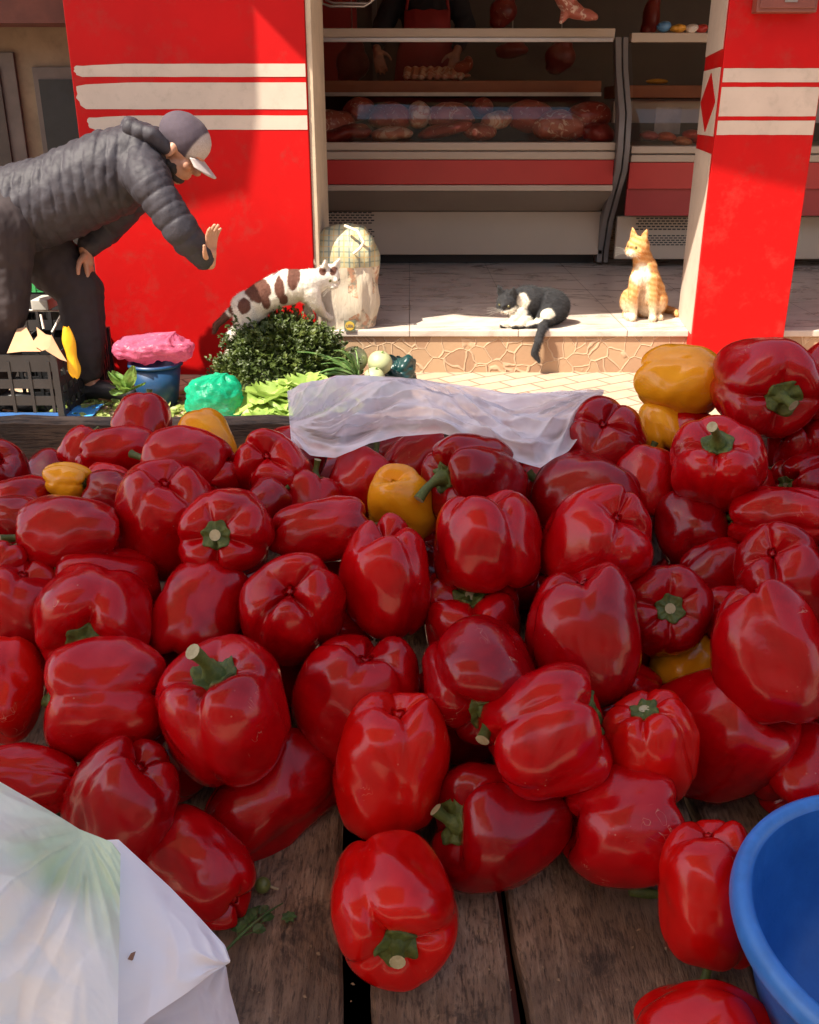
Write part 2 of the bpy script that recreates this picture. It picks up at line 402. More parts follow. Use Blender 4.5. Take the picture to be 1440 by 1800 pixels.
# inside of the shop
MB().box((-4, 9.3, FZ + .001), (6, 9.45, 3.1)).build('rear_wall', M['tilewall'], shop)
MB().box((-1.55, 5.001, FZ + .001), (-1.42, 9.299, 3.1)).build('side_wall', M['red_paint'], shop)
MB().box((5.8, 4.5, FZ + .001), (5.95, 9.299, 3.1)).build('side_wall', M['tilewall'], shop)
MB().box((-1.55, 4.40, 3.101), (6, 9.45, 3.25)).build('ceiling', M['cream'], shop)
MB().box((-.399, 4.41, 2.45), (pr_x0 + .001, 4.7, 3.1)).build('lintel', M['red_paint'], shop)
MB().box((pr_x1 + .03, 4.41, 2.45), (6, 4.7, 3.1)).build('lintel', M['red_paint'], shop)
# upright in the rear wall: red door panel and dark uprights that show through the glass
MB().box((-1.41, 9.24, FZ + .002), (-.45, 9.299, 3.0)).build('door_panel', M['enamel_red'], shop, bevel=.01)
MB().box((-.32, 9.25, FZ + .002), (-.28, 9.299, 3.0)).build('door_post', M['frame_grey'], shop)

# awning out over the pavement (canvas on a frame), unseen; its front edge is shaped to throw the shade line on the pillars
aw = MB(); AZ = 2.62
edge = [(-4.2, 3.62), (-2.6, 3.66), (-2.1, 3.67), (-1.75, 3.70), (-1.5, 3.82), (-1.27, 3.97), (-1.12, 3.84), (-.95, 3.79), (-.6, 3.86), (-.1, 3.97), (.06, 3.80), (.2, 3.66), (.45, 3.63), (.8, 3.60), (6, 3.60)]
top = [Vector((x, y, AZ)) for x, y in edge]
poly = [Vector((-4.2, 4.38, AZ + .25))] + top + [Vector((6, 4.38, AZ + .25))]
P = [[Vector((x, y, AZ)), Vector((x, lin(y, 4.38, .5), AZ + .14)), Vector((x, 4.38, AZ + .25))] for x, y in edge]
aw.grid(P); awn = aw.build('awning', M['canvas'], shop, solid=.006)

# neighbouring house in deep shade on the left
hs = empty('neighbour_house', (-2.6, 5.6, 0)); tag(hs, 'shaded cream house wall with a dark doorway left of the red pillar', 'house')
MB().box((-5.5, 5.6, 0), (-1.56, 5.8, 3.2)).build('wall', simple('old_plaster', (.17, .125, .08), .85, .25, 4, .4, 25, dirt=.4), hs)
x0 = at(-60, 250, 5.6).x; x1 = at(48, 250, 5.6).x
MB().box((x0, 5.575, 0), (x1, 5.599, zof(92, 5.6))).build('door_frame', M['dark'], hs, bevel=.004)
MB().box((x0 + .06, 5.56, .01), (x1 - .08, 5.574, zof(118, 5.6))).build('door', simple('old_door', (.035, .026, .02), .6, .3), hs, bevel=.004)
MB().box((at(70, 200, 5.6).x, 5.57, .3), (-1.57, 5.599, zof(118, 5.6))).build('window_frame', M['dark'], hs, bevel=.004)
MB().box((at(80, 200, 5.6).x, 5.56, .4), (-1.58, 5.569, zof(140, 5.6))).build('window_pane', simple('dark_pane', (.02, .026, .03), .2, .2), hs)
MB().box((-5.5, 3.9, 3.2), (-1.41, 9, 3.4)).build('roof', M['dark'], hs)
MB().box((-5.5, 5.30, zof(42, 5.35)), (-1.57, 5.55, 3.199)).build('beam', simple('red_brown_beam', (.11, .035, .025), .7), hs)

# unseen house added behind the camera: it takes half the sky from the shop front
op = empty('sky_block_house', (0, -6, 0)); tag(op, 'unseen plastered house added behind the stall to block sky light', 'house')
MB().box((-9, -7, 0), (9, -5.2, 4.6)).build('wall', M['cream'], op)
for i in range(5): MB().box((-7.6 + i * 3.2, -5.199, 1.2), (-6.4 + i * 3.2, -5.15, 2.6)).build('shutter', M['butcherwood'], op, bevel=.01)
# unseen canopy added over the pepper stall, sized to shade the peppers
cp = empty('shade_canopy', (-1.2, -.4, 0)); tag(cp, 'unseen cream canvas canopy on poles, added to shade the pepper stall', 'canopy')
P = [[Vector((lin(-2.3, .35, i / 10), lin(-1.15, .74, j / 8), 2.35 + .05 * math.sin(i * 1.3) * math.sin(j * 1.1) + .10 * (1 - abs(j - 4) / 4))) for i in range(11)] for j in range(9)]
MB().grid(P).build('canvas', M['canvas'], cp, smooth=True, solid=.004)
for x, y in ((-2.2, -1.1), (.3, -1.1), (-2.2, .7)):
    MB().tube([(x, y, 0), (x, y, 2.34)], .022, 12).build('pole', M['steel'], cp, smooth=True)

# ================================================================== STALL TABLE
T0 = .554; TS = .19
def tz(y): return T0 + TS * (y - .5)
tb = empty('stall_table', (0, .9, 0)); tag(tb, 'sloping stall table of worn brown planks with a raised rear board', 'table')
def plank(x0, x1, nm='plank', dz=0, w2=0):
    y0, y1 = .10, 1.162
    sh = lambda y: -.055 * (y - .4)
    n = 24
    ph = random.random() * 9
    P = []
    for i in range(n + 1):
        y = lin(y0, y1, i / n); z = tz(y) + dz
        jl = .0012 * math.sin(y * 31 + ph) + .0008 * math.sin(y * 77 + ph * 2); jr = .0012 * math.sin(y * 27 + ph * 3)
        a = x0 + sh(y) + jl; b = x1 + sh(y) + jr
        ring = [(a, z - .022), (a, z - .003), (a + .003, z), (lin(a, b, .25), z - .0005), (lin(a, b, .5), z + .0004), (lin(a, b, .75), z - .0006), (b - .003, z), (b, z - .003), (b, z - .022)]
        P.append([Vector((p[0], y, p[1])) for p in ring])
    mb = MB().grid(P, closed=True); k = len(P[0])
    mb.add(P[0], [tuple(range(k))]); mb.add(P[-1], [tuple(range(k))[::-1]])
    return mb.build(nm, M['plank'], tb)
px_ = lambda p: (p - 720) * .656 / 1700
edges = [(-1.30, -1.10), (-1.09, -.90), (-.885, -.70), (-.69, -.50), (-.485, -.262), (-.252, px_(611)), (px_(668), px_(917)), (px_(943), px_(1362)), (px_(1384), .44), (.452, .64), (.65, .86), (.87, 1.08), (1.09, 1.3)]
for a, b in edges: plank(a, b)
# boards under the gaps
rd = simple('painted_batten', (.16, .035, .03), .6, .3)
P = [Vector((px_(905) + .0165, .1, tz(.1) - .030)), Vector((px_(938) + .0165, .1, tz(.1) - .030)), Vector((px_(938) - .042, 1.16, tz(1.16) - .030)), Vector((px_(905) - .042, 1.16, tz(1.16) - .030))]
MB().prism(P, (0, 0, -.015)).build('batten', rd, tb)
MB().box((-1.3, .12, .30), (1.3, 1.12, .32)).build('gap_shade_board', M['black'], tb)  # black board added so the gaps between the planks look dark
for y in (.2, 1.08): MB().box((-1.3, y, tz(y) - .10), (1.3, y + .05, tz(y) - .03)).build('crossbar', M['plank'], tb)
for x in (-1.25, 1.2):
    MB().box((-1.3, .12, .30), (1.3, 1.12, .32)).build('gap_shade_board', M['black'], tb)  # same added dark board again, under the plank gaps
for y in (.2, 1.08): MB().box((x, y + .001, 0), (x + .05, y + .049, tz(y) - .101)).build('leg', M['plank'], tb)
# rear board
n = 60; P = []
for i in range(n + 1):
    x = lin(-1.35, 1.35, i / n); j = .0015 * math.sin(x * 23) + .0012 * math.sin(x * 61); zt = .762 + j; yb = 1.166
    ring = [(yb, tz(yb) - .03), (yb - .001, zt - .004), (yb + .004, zt), (yb + .018, zt + .001), (yb + .030, zt - .002), (yb + .032, zt - .006), (yb + .032, tz(yb) - .03)]
    P.append([Vector((x, a, b)) for a, b in ring])
mb = MB().grid(P, closed=True); mb.build('rear_board', M['rim'], tb)
# ================================================================== PEPPERS
def pepper_mat(name, c, dark, hi, spec=.30):
    m = NM(name); v = m.coords(); oi = m.n('ObjectInfo')
    vm = m.n('VectorMath', operation='ADD'); m.l(v, vm.inputs[0])
    cx = m.n('CombineXYZ'); m.l(m.math('MULTIPLY', oi.outputs['Random'], 30.), cx.inputs[0]); m.l(cx.outputs[0], vm.inputs[1]); vv = vm.outputs[0]
    f = m.noise(vv, 18, 5, .6, .6)
    cc = m.ramp(f, [(.28, dark), (.5, c), (.78, hi)])
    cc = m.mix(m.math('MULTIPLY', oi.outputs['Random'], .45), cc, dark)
    # fine pale specks, scars and dust
    sp = m.n('TexVoronoi'); sp.inputs['Scale'].default_value = 150; m.l(vv, sp.inputs['Vector'])
    big = m.noise(vv, 26, 4, .6)
    speck = m.math('MULTIPLY', m.ramp(sp.outputs['Distance'], [(.07, 1.), (.13, 0.)]), m.ramp(big, [(.58, 0.), (.66, .35)]))
    cc = m.mix(speck, cc, (.55, .30, .22))
    sc = m.n('TexNoise'); sc.inputs['Scale'].default_value = 34; sc.inputs['Detail'].default_value = 2; sc.inputs['Distortion'].default_value = 2.2; m.l(vv, sc.inputs[0])
    f4 = m.noise(vv, 7, 3, .5, 1.)
    cc = m.mix(m.ramp(f4, [(.55, 0.), (.75, .35)]), cc, hi)
    scar = m.math('MULTIPLY', m.ramp(sc.outputs['Fac'], [(.494, 0.), (.5, 1.), (.506, 0.)]), m.ramp(m.noise(vv, 21, 3), [(.62, 0.), (.68, .6)]))
    cc = m.mix(scar, cc, (.60, .34, .22))
    dust = m.noise(vv, 60, 8, .8)
    m.base(cc); m.set(Roughness=m.math('ADD', m.ramp(dust, [(.3, .13), (.75, .24)]), m.math('MULTIPLY', speck, .3)))
    m.b.inputs['Specular IOR Level'].default_value = spec
    m.b.inputs['Coat Weight'].default_value = .2; m.b.inputs['Coat Roughness'].default_value = .05
    m.b.inputs['Subsurface Weight'].default_value = .0
    m.bump(m.math('ADD', m.math('MULTIPLY', m.noise(vv, 34, 3, .5), 1.0), m.math('ADD', m.math('MULTIPLY', dust, .10), m.math('MULTIPLY', scar, .6))), .22, .006)
    return m.m
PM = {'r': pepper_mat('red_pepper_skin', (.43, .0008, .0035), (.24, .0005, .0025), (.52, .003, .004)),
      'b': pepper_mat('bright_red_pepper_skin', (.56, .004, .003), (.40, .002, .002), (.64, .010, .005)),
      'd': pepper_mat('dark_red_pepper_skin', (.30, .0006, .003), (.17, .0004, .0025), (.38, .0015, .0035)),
      'y': pepper_mat('yellow_pepper_skin', (.80, .33, .010), (.70, .24, .006), (.86, .42, .02)),
      'g': pepper_mat('green_pepper_skin', (.02, .05, .012), (.012, .03, .008), (.03, .07, .02))}
def green_mat(name, a, b, c):
    m = NM(name); v = m.coords(); f = m.noise(v, 90, 6, .7)
    cc = m.ramp(f, [(.3, a), (.55, b), (.75, c)]); cc = m.mix(m.ramp(m.noise(v, 40, 4), [(.55, 0.), (.7, .6)]), cc, (.16, .10, .045))
    m.base(cc); m.set(Roughness=.6); m.bump(m.noise(v, 260, 5), .5, .002); return m.m
M['calyx'] = green_mat('pepper_calyx', (.035, .052, .009), (.085, .115, .018), (.15, .17, .035))
M['stemcut'] = green_mat('stem_cut_end', (.28, .24, .12), (.42, .38, .22), (.5, .46, .3))

def pep_surface(th, t, p):
    """radius and height on a unit-diameter pepper; th angle, t 0 stem .. 1 blossom"""
    ph = math.pi / 2 - math.pi * t
    c = np.cos(ph); s = np.sin(ph)
    r = .5 * np.maximum(c, 0) ** p['sq']; hl = p['ratio'] / 2
    z = hl * np.sign(s) * np.abs(s) ** p['sq2']
    n = p['n']
    tw = th + p['w1'] * np.sin(th + p['p1']) + p['w2'] * np.sin(2 * th + p['p2']) + p['twist'] * (t - .5)
    L = np.abs(np.sin(n * tw / 2))
    cr = np.exp(-(L / .42) ** 1.35)
    amp = 1 + .55 * np.sin(th + p['p3'])
    endt = np.clip((.42 - t) / .3, 0, 1); endb = np.clip((t - .55) / .3, 0, 1)
    D = p['crease'] * (.6 + .35 * endt + .35 * endb) * amp
    r = r * (1 - D * cr)
    r = r * (1 + .035 * np.sin(2 * th + p['p1'] + 3 * z) + .025 * np.sin(3 * th + p['p2'] - 6 * z) + .018 * np.sin(5 * th + p['p3'] + 9 * z))
    z = z - p['dt'] * np.exp(-(r / .20) ** 2) * (t < .5) - .075 * cr * amp * endt * np.exp(-((r - .25) / .16) ** 2) * (p['crease'] / .13)
    z = z + .05 * np.sin(th + p['p2']) * endt * np.clip(r / .3, 0, 1)
    lob = .05 * np.sin(th + p['p4']) + .035 * np.sin(2 * th + p['p3'])
    z = z + (p['db'] * np.exp(-(r / .16) ** 2) + .085 * cr * amp * np.exp(-((r - .2) / .16) ** 2) * (p['crease'] / .13)) * (t > .5) + lob * endb * np.clip(r / .25, 0, 1)
    k = np.clip((hl - z) / (2 * hl), 0, 1)
    r = r * (1 - p['taper'] * k ** 1.4) * (1 + p['waist'] * (np.abs(k - .5) * 2 - .5) * .5)
    r = r * (1 + p['wr'] * np.sin(p['wn'] * th + 2 * np.sin(2 * th)) * np.exp(-((t - .2) / .13) ** 2) + .012 * np.sin(7 * th + p['p4'] + 14 * z) * np.sin(9 * z + p['p1']))
    x = r * np.cos(th) + p['bend'] * ((k - .2) ** 2) ; y = r * np.sin(th) * p['flat']
    return x, y, z
def pepper_parts(rs, ratio=1.0, n=4, taper=.12, crease=.13, bend=0, stem=.3, sbend=.3, scurl=0, flat=1, waist=0, res=1.0, dt=None):
    p = dict(ratio=ratio, n=n, taper=taper, crease=crease * rs.uniform(.85, 1.15), bend=bend, flat=flat, waist=waist,
             sq=rs.uniform(.58, .70), sq2=rs.uniform(.72, .86), w1=rs.uniform(-.28, .28), w2=rs.uniform(-.16, .16),
             p1=rs.uniform(0, 6.28), p2=rs.uniform(0, 6.28), p3=rs.uniform(0, 6.28), p4=rs.uniform(0, 6.28),
             dt=dt if dt is not None else rs.uniform(.13, .19), db=rs.uniform(.10, .18), twist=rs.uniform(-.25, .25), wr=rs.choice([0, .004, .012]), wn=int(rs.choice([11, 14, 17])))
    if flat == 1: p['flat'] = rs.uniform(.90, 1.04)
    if waist == 0: p['waist'] = rs.uniform(-.05, .10)
    nt_, na = int(52 * res), int(88 * res)
    tt = np.linspace(0, 1, nt_); tt = tt - .045 * np.sin(4 * np.pi * tt); tt[0] = 0; tt[-1] = 1
    th = np.linspace(0, 2 * np.pi, na, endpoint=False)
    T, TH = np.meshgrid(tt[1:-1], th, indexing='ij')
    x, y, z = pep_surface(TH, T, p)
    V = np.stack([x, y, z], -1).reshape(-1, 3)
    e0 = pep_surface(np.array([0.]), np.array([0.0]), p); e1 = pep_surface(np.array([0.]), np.array([1.0]), p)
    V = np.vstack([V, [[e0[0][0], e0[1][0], V[:na, 2].mean()]], [[e1[0][0], e1[1][0], V[-na:, 2].mean()]]])
    F = []
    m_ = nt_ - 2
    for i in range(m_ - 1):
        for j in range(na):
            F.append((i*na+j, i*na+(j+1) % na, (i+1)*na+(j+1) % na, (i+1)*na+j)[::-1])
    a, b = len(V) - 2, len(V) - 1
    F += [(a, j, (j+1) % na)[::-1] for j in range(na)][::1] ; F += [(b, (m_-1)*na+(j+1) % na, (m_-1)*na+j)[::-1] for j in range(na)]
    # calyx hugging the shoulder hollow
    hx = V[a]
    cal = MB(); k = int(rs.choice([5, 6, 7])); nc = 42
    rings = []
    top = V[:na*max(4, int(nt_*.22))].reshape(-1, na, 3)
    def surf_z(xx, yy):
        d = (top[..., 0] - xx) ** 2 + (top[..., 1] - yy) ** 2
        return top[..., 2].ravel()[np.argmin(d)]
    crad = rs.uniform(.12, .15); cph = rs.uniform(0, 6)
    for q in (.25, .45, .65, .85, 1.0, 1.03, .9):
        row = []
        for j in range(nc):
            a_ = 2 * math.pi * j / nc
            rr = crad * (1 + (.20 * abs(math.cos(k * a_ / 2 + cph)) ** 3 + .05 * math.sin(3 * a_ + cph)) * q)
            X = hx[0] + rr * min(q, 1.0) * math.cos(a_); Y = hx[1] + rr * min(q, 1) * math.sin(a_) 
            Z = surf_z(X, Y) + (.014 + .012 * math.sin(k * a_ + 1) * q if q <= 1 else .0) + .055 * (1 - q) ** 1.5
            if q == 1.03 or (q == .9 and len(rings) == 6): Z -= .022
            row.append(Vector((X, Y, Z)))
        rings.append(row)
    cal.grid(rings, closed=True)
    # stem
    st = MB(); z0 = float(hx[2]) + .0; L = stem; pts = []; rad = []
    sd = Vector((math.cos(rs.uniform(0, 6.28)) if sbend >= 0 else 1, math.sin(rs.uniform(0, 6.28)), 0)).normalized() if not isinstance(sbend, tuple) else Vector(sbend)
    sbm = .35 if isinstance(sbend, tuple) else sbend
    for i in range(9):
        t = i / 8; q = Vector((hx[0], hx[1], z0 - .01)) + Vector((0, 0, 1)) * (L * (t - scurl * t * t * .5)) + sd * (sbm * L * t * t * (1 + scurl))
        pts.append(q); rad.append(.075 * (1 - t) ** 3 + .040 + .006 * math.sin(t * 9) + (.012 if i == 8 else 0))
    st.tube(pts, rad, 12, cap=True, capmi=1)
    return V, F, cal, st
def place_matrix(px, py, zc, ang, tilt, roll):
    d = ray(px, py); f = d.normalized(); x = (Vector((1, 0, 0)) - f * f.x).normalized(); u = x.cross(f)
    a = (x * math.cos(R(ang)) + u * math.sin(R(ang))) * math.cos(R(tilt)) - f * math.sin(R(tilt))
    q = a.to_track_quat('Z', 'X') @ Quaternion((0, 0, 1), R(roll))
    return CAM + d * zc, q
def zc_of(py):
    return float(np.interp(py, [600, 740, 830, 950, 1080, 1230, 1350, 1450, 1600], [1.24, 1.13, 1.00, .88, .82, .775, .74, .70, .655]))
placed = []
def pepper(seed, px, py, w, ang, tilt, label, c='r', ratio=1.0, dz=0, T=False, roll=None, group='bell peppers heaped on the stall', zc=None, S=None, **kw):
    rs = np.random.RandomState(seed)
    if roll is None: roll = rs.uniform(0, 360)
    V, F, cal, st = pepper_parts(rs, ratio=ratio, **kw)
    z_ = (zc if zc else zc_of(py)) + dz; w = w * 1.075
    if T:      # stands on the planks: slide along the line of sight until it touches
        lo, hi = .45, 1.3
        for _ in range(30):
            z_ = (lo + hi) / 2; o, q = place_matrix(px, py, z_, ang, tilt, roll); s = w * z_ / FPX
            Mx = np.array(q.to_matrix()); W = V * s @ Mx.T + np.array(o)
            gap = (W[:, 2] - (T0 + TS * (W[:, 1] - .5))).min()
            if gap > .0005: lo = z_
            else: hi = z_
    o, q = place_matrix(px, py, z_, ang, tilt, roll); s = w * z_ / FPX
    root = empty('bell_pepper', o); root.rotation_mode = 'QUATERNION'; root.rotation_quaternion = q
    tag(root, label, 'pepper', group)
    me = bpy.data.meshes.new('flesh'); me.from_pydata((V * s).tolist(), [], F); me.update()
    fo = link_mesh('flesh', me, PM[c]); fo.parent = root
    for mb, nm, mt in ((cal, 'calyx', M['calyx']), (st, 'stem', [M['calyx'], M['stemcut']])):
        mb.v = [tuple(x * s for x in p) for p in mb.v]; b = mb.build(nm, mt, None, smooth=True); b.parent = root
    placed.append((Vector(o), s * .5, s * ratio * .5, px, py, w, z_, seed))
    return root

PEPPERS = [
 # seed, px, py, w, ang, tilt, label, options
 (1, 692,1588,232,-84,50,'bright red pepper lying alone in front on the planks, its green stem facing the viewer', dict(c='b',T=True,n=4,ratio=1.05,roll=20,stem=.20,sbend=.05,crease=.12)),
 (2, 690,1342,198,-97,-28,'large bright blocky pepper propped upright just behind the frontmost pepper', dict(c='b',ratio=1.18,n=4,taper=.16,crease=.07,roll=40,dz=.015)),
 (3, 868,1462,215,168,30,'deep red kidney shaped pepper with its stem tucked against the upright bright pepper', dict(c='d',ratio=.92,n=3,T=False,dz=.045,bend=.3,stem=.22,crease=.16,roll=10)),
 (4, 1098,1450,212,2,-4,'plump pepper lying sideways with a small cut stem at its right end', dict(c='r',ratio=.98,T=True,n=3,crease=.08,stem=.1,roll=30)),
 (5, 1246,1575,176,-96,-22,'tall bright pepper leaning against the rim of the blue bowl', dict(c='b',ratio=1.36,T=True,n=4,taper=.05,crease=.11,roll=70)),
 (6, 1408,1360,160,60,-35,'round pepper at the right edge above the blue bowl', dict(c='r',T=True,crease=.06,ratio=1.0)),
 (7, 1236,1838,205,185,-5,'bright pepper cut off by the bottom edge of the picture', dict(c='b',T=True,crease=.08,ratio=1.1)),
 (8, 1145,1315,160,97,42,'small bright red pepper standing up with a flat cut pale green stem', dict(c='b',ratio=1.25,n=6,crease=.10,stem=.06,sbend=0,dz=-.0,roll=0)),
 (9, 962,1290,212,22,6,'wrinkled pepper with its calyx seen edge on at its right shoulder', dict(c='r',ratio=1.0,n=4,crease=.15,stem=.07,dz=-.02,roll=15,taper=.05)),
 (10, 1272,1285,215,200,-35,'large dull red pepper resting behind the small bright standing one', dict(c='r',ratio=1.1,crease=.04,n=3,dz=.05,roll=200)),
 (11, 1350,1143,222,-80,-22,'broad pepper tapering to a point at top with a pale reflection down its side', dict(c='r',ratio=1.05,taper=.38,n=4,crease=.10,dz=-.02)),
 (12, 1375,1015,168,-70,-50,'two humped pepper near the right edge above the broad pointed one', dict(c='r',ratio=1.0,n=4,crease=.15,roll=45)),
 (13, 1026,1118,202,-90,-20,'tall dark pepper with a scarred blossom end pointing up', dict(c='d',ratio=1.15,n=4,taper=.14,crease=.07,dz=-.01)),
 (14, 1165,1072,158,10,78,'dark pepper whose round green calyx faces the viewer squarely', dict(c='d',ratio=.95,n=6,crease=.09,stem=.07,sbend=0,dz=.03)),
 (15, 1290,1078,110,182,15,'half hidden pepper with a long thin stem reaching left', dict(c='r',stem=.55,sbend=.1,dz=.05,crease=.14)),
 (16, 845,1192,205,-78,38,'scuffed pepper with fine cracks and a short stem drooping from below', dict(c='d',ratio=.95,n=4,crease=.12,stem=.30,dz=-.015,roll=45)),
 (17, 828,1098,178,90,35,'hollow shouldered pepper wedged behind the scuffed cracked one', dict(c='r',ratio=.95,n=4,crease=.12,stem=.05,dz=.045)),
 (18, 626,1222,222,-104,-36,'wide pepper with a deep notch on top left of the scuffed one', dict(c='r',ratio=.95,n=4,crease=.12,dz=.03,roll=10)),
 (19, 395,1252,238,108,42,'large pepper with a bent brown tipped stem rising from its hollow', dict(c='r',ratio=.98,n=4,crease=.11,stem=.34,sbend=.3,dz=-.02,roll=30,dt=.2)),
 (20, 478,1398,172,40,-12,'long pepper lying aslant under the large stemmed pepper', dict(c='r',ratio=1.48,n=3,crease=.10,dz=.07,bend=.15)),
 (21, 345,1524,166,142,-18,'three ribbed pepper lying against the white plastic bag', dict(c='r',ratio=1.25,n=4,crease=.13,T=True,roll=0)),
 (22, 215,1412,208,-112,-32,'deep red pepper with several reflections behind the folded white bag', dict(c='d',ratio=.98,n=4,crease=.12,dz=.0)),
 (23, 182,1226,206,185,-8,'stout pepper with a horizontal crease under the stem facing one', dict(c='r',ratio=1.0,n=3,crease=.12,dz=-.01,stem=.08)),
 (24, 168,1088,198,-112,58,'pepper curling over its dark sunken stem at the left', dict(c='r',ratio=.95,n=3,crease=.12,stem=.15,dz=0.0)),
 (25, 38,1075,160,-90,-20,'pepper with a broad pale reflection near the left edge', dict(c='r',ratio=1.0,crease=.06,dz=.03)),
 (26, 2,1218,140,85,-30,'bright red pepper cut by the left edge beside the stout creased one', dict(c='b',ratio=1.3,crease=.07,dz=.02)),
 (27, 45,1372,128,178,-10,'long pepper lying flat above the white plastic bag at the left edge', dict(c='r',ratio=1.5,crease=.10,dz=.0)),
 (28, 188,1022,124,176,8,'slim pepper lying on its side with a dry papery stem end at left', dict(c='r',ratio=1.5,n=4,crease=.10,stem=.1,dz=.035)),
 (29, 124,942,148,182,-22,'smooth rounded pepper near the left edge below the small yellow one', dict(c='r',ratio=1.18,crease=.05,n=3)),
 (30, 292,912,166,-88,-38,'pepper with wide streaky reflections left of the calyx facing one', dict(c='r',ratio=1.15,crease=.10,n=4)),
 (31, 400,940,170,182,74,'pepper with a star shaped calyx facing the viewer left of centre', dict(c='r',ratio=.95,n=5,crease=.13,stem=.08,sbend=0,dz=-.01)),
 (32, 350,1078,152,62,-18,'wrinkled pepper with a long crease behind the large stemmed one', dict(c='r',ratio=1.2,n=4,crease=.15,dz=.03)),
 (33, 514,1068,184,-80,-62,'four lobed pepper showing its knobbly blossom end to the viewer', dict(c='r',ratio=.95,n=4,crease=.17,roll=45)),
 (34, 606,1082,112,5,-35,'shrivelled pepper peeping out behind the four lobed one', dict(c='r',ratio=1.0,crease=.15,n=5,dz=.06)),
 (35, 565,932,124,5,-8,'tapered pepper lying on its side left of the yellow one', dict(c='r',ratio=1.38,taper=.35,crease=.07,n=3)),
 (36, 678,1015,172,-90,-26,'pepper with lobes meeting in a star just below the central yellow one', dict(c='r',ratio=1.12,n=4,crease=.14,dz=-.005)),
 (37, 856,955,182,-90,-14,'squarish upright pepper with streaked shine below the curved stem pepper', dict(c='r',ratio=.95,n=4,taper=.05,crease=.10,dz=-.02)),
 (38, 1052,958,186,-125,-40,'big square shouldered pepper with a small tan blemish', dict(c='r',ratio=1.0,n=4,crease=.09,dz=-.02)),
 (39, 836,848,165,172,40,'pepper with a long curved green stem, just in front of the translucent bag', dict(c='d',ratio=1.1,n=4,crease=.13,stem=.36,sbend=.5,scurl=.3,roll=60,dz=-.03)),
 (40, 706,886,126,-70,-40,'yellow orange pepper in the middle of the red heap', dict(c='y',ratio=1.05,n=3,crease=.04,dz=.01)),
 (41, 634,848,108,60,-15,'dull pepper behind and left of the central yellow one', dict(c='r',ratio=1.05,crease=.06,dz=.03)),
 (42, 545,884,108,80,-10,'low pepper tucked above the tapered sideways one', dict(c='r',crease=.07,dz=.04)),
 (43, 740,808,98,30,-10,'pepper partly under the near edge of the translucent bag', dict(c='r',ratio=1.2,crease=.07,dz=.02)),
 (44, 480,832,138,-70,-55,'lumpy pepper left of the near corner of the translucent bag', dict(c='r',ratio=1.0,n=4,crease=.17)),
 (45, 362,778,96,120,-30,'orange yellow pepper against the rear board', dict(c='y',ratio=1.05,n=3,crease=.05)),
 (46, 326,816,128,172,-10,'fat rounded pepper just in front of the orange yellow one at the rear board', dict(c='r',ratio=1.15,crease=.06,n=3,dz=-.03)),
 (47, 206,794,86,8,-5,'long pepper with a sideways crease in front of the rear board', dict(c='r',ratio=1.5,n=3,crease=.14,dz=0)),
 (48, 142,794,74,60,-20,'small pepper at the left end of the row along the rear board', dict(c='r',ratio=1.1,crease=.07,dz=.03)),
 (49, 248,744,100,70,-30,'topmost pepper at left standing up above the rear board', dict(c='r',ratio=1.0,crease=.08,n=4,dz=-.03)),
 (50, 118,845,62,-8,28,'small yellow pepper with a curling green stem at the left', dict(c='y',ratio=1.25,n=4,crease=.10,stem=.5,sbend=.4,dz=-.02)),
 (51, 190,846,64,175,-20,'small bright red pepper right beside the small yellow one', dict(c='b',ratio=1.2,crease=.08,dz=-.0)),
 (52, 208,880,96,160,-20,'dark creased pepper behind the one with wide streaky reflections', dict(c='d',ratio=1.25,crease=.14,n=3,dz=.02)),
 (53, 40,884,92,0,-20,'pinkish red pepper below the rear board at the left edge', dict(c='r',ratio=1.1,crease=.08,dz=.03)),
 (54, 36,918,96,-20,12,'dark red pepper with a small stump of stem near the left edge', dict(c='d',crease=.08,stem=.1,dz=.01)),
 (55, 10,990,74,60,0,'small pepper touching the left edge under the smooth rounded one', dict(c='r',crease=.10,dz=.0)),
 (56, 1340,680,172,-28,58,'highest red pepper on the heap with its sunken stem towards the viewer', dict(c='r',ratio=1.0,n=4,crease=.11,stem=.18,zc=.98)),
 (57, 1455,668,130,40,-20,'red pepper cut by the right edge beside the highest one', dict(c='r',zc=.98,crease=.07)),
 (58, 1196,668,120,-6,8,'orange pepper with level ribs left of the highest red one', dict(c='y',ratio=1.15,n=4,crease=.13,stem=.16,zc=1.05)),
 (59, 1168,756,98,100,-30,'yellow pepper with warm streaks under the orange ribbed one', dict(c='y',crease=.06,zc=1.06)),
 (60, 1260,818,156,88,52,'glossy pepper with a straight green stem pointing up right', dict(c='r',ratio=.95,n=5,crease=.11,stem=.42,sbend=.25,zc=.93,dt=.17)),
 (61, 1212,768,92,80,-20,'pepper half hidden behind the one with the straight stem', dict(c='r',zc=1.05,crease=.06)),
 (62, 1066,778,146,-80,-60,'purplish dark pepper at the right end of the translucent bag', dict(c='d',ratio=1.0,n=4,crease=.12,dz=-.06)),
 (63, 1132,850,112,80,-30,'smooth small pepper left of the one with the straight stem', dict(c='r',crease=.04,ratio=1.05,dz=.0)),
 (64, 1032,878,160,162,-24,'wide pepper with streaks behind the big square shouldered one', dict(c='d',ratio=1.18,n=3,crease=.08,dz=.02)),
 (65, 946,852,70,80,-20,'little piece of pepper showing right of the curved stem pepper', dict(c='r',crease=.08,dz=.05)),
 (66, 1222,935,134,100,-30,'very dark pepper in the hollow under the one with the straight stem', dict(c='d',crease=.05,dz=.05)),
 (67, 1256,1012,126,20,-20,'shadowed pepper low in the gap left of the two humped one', dict(c='d',crease=.10,dz=.06)),
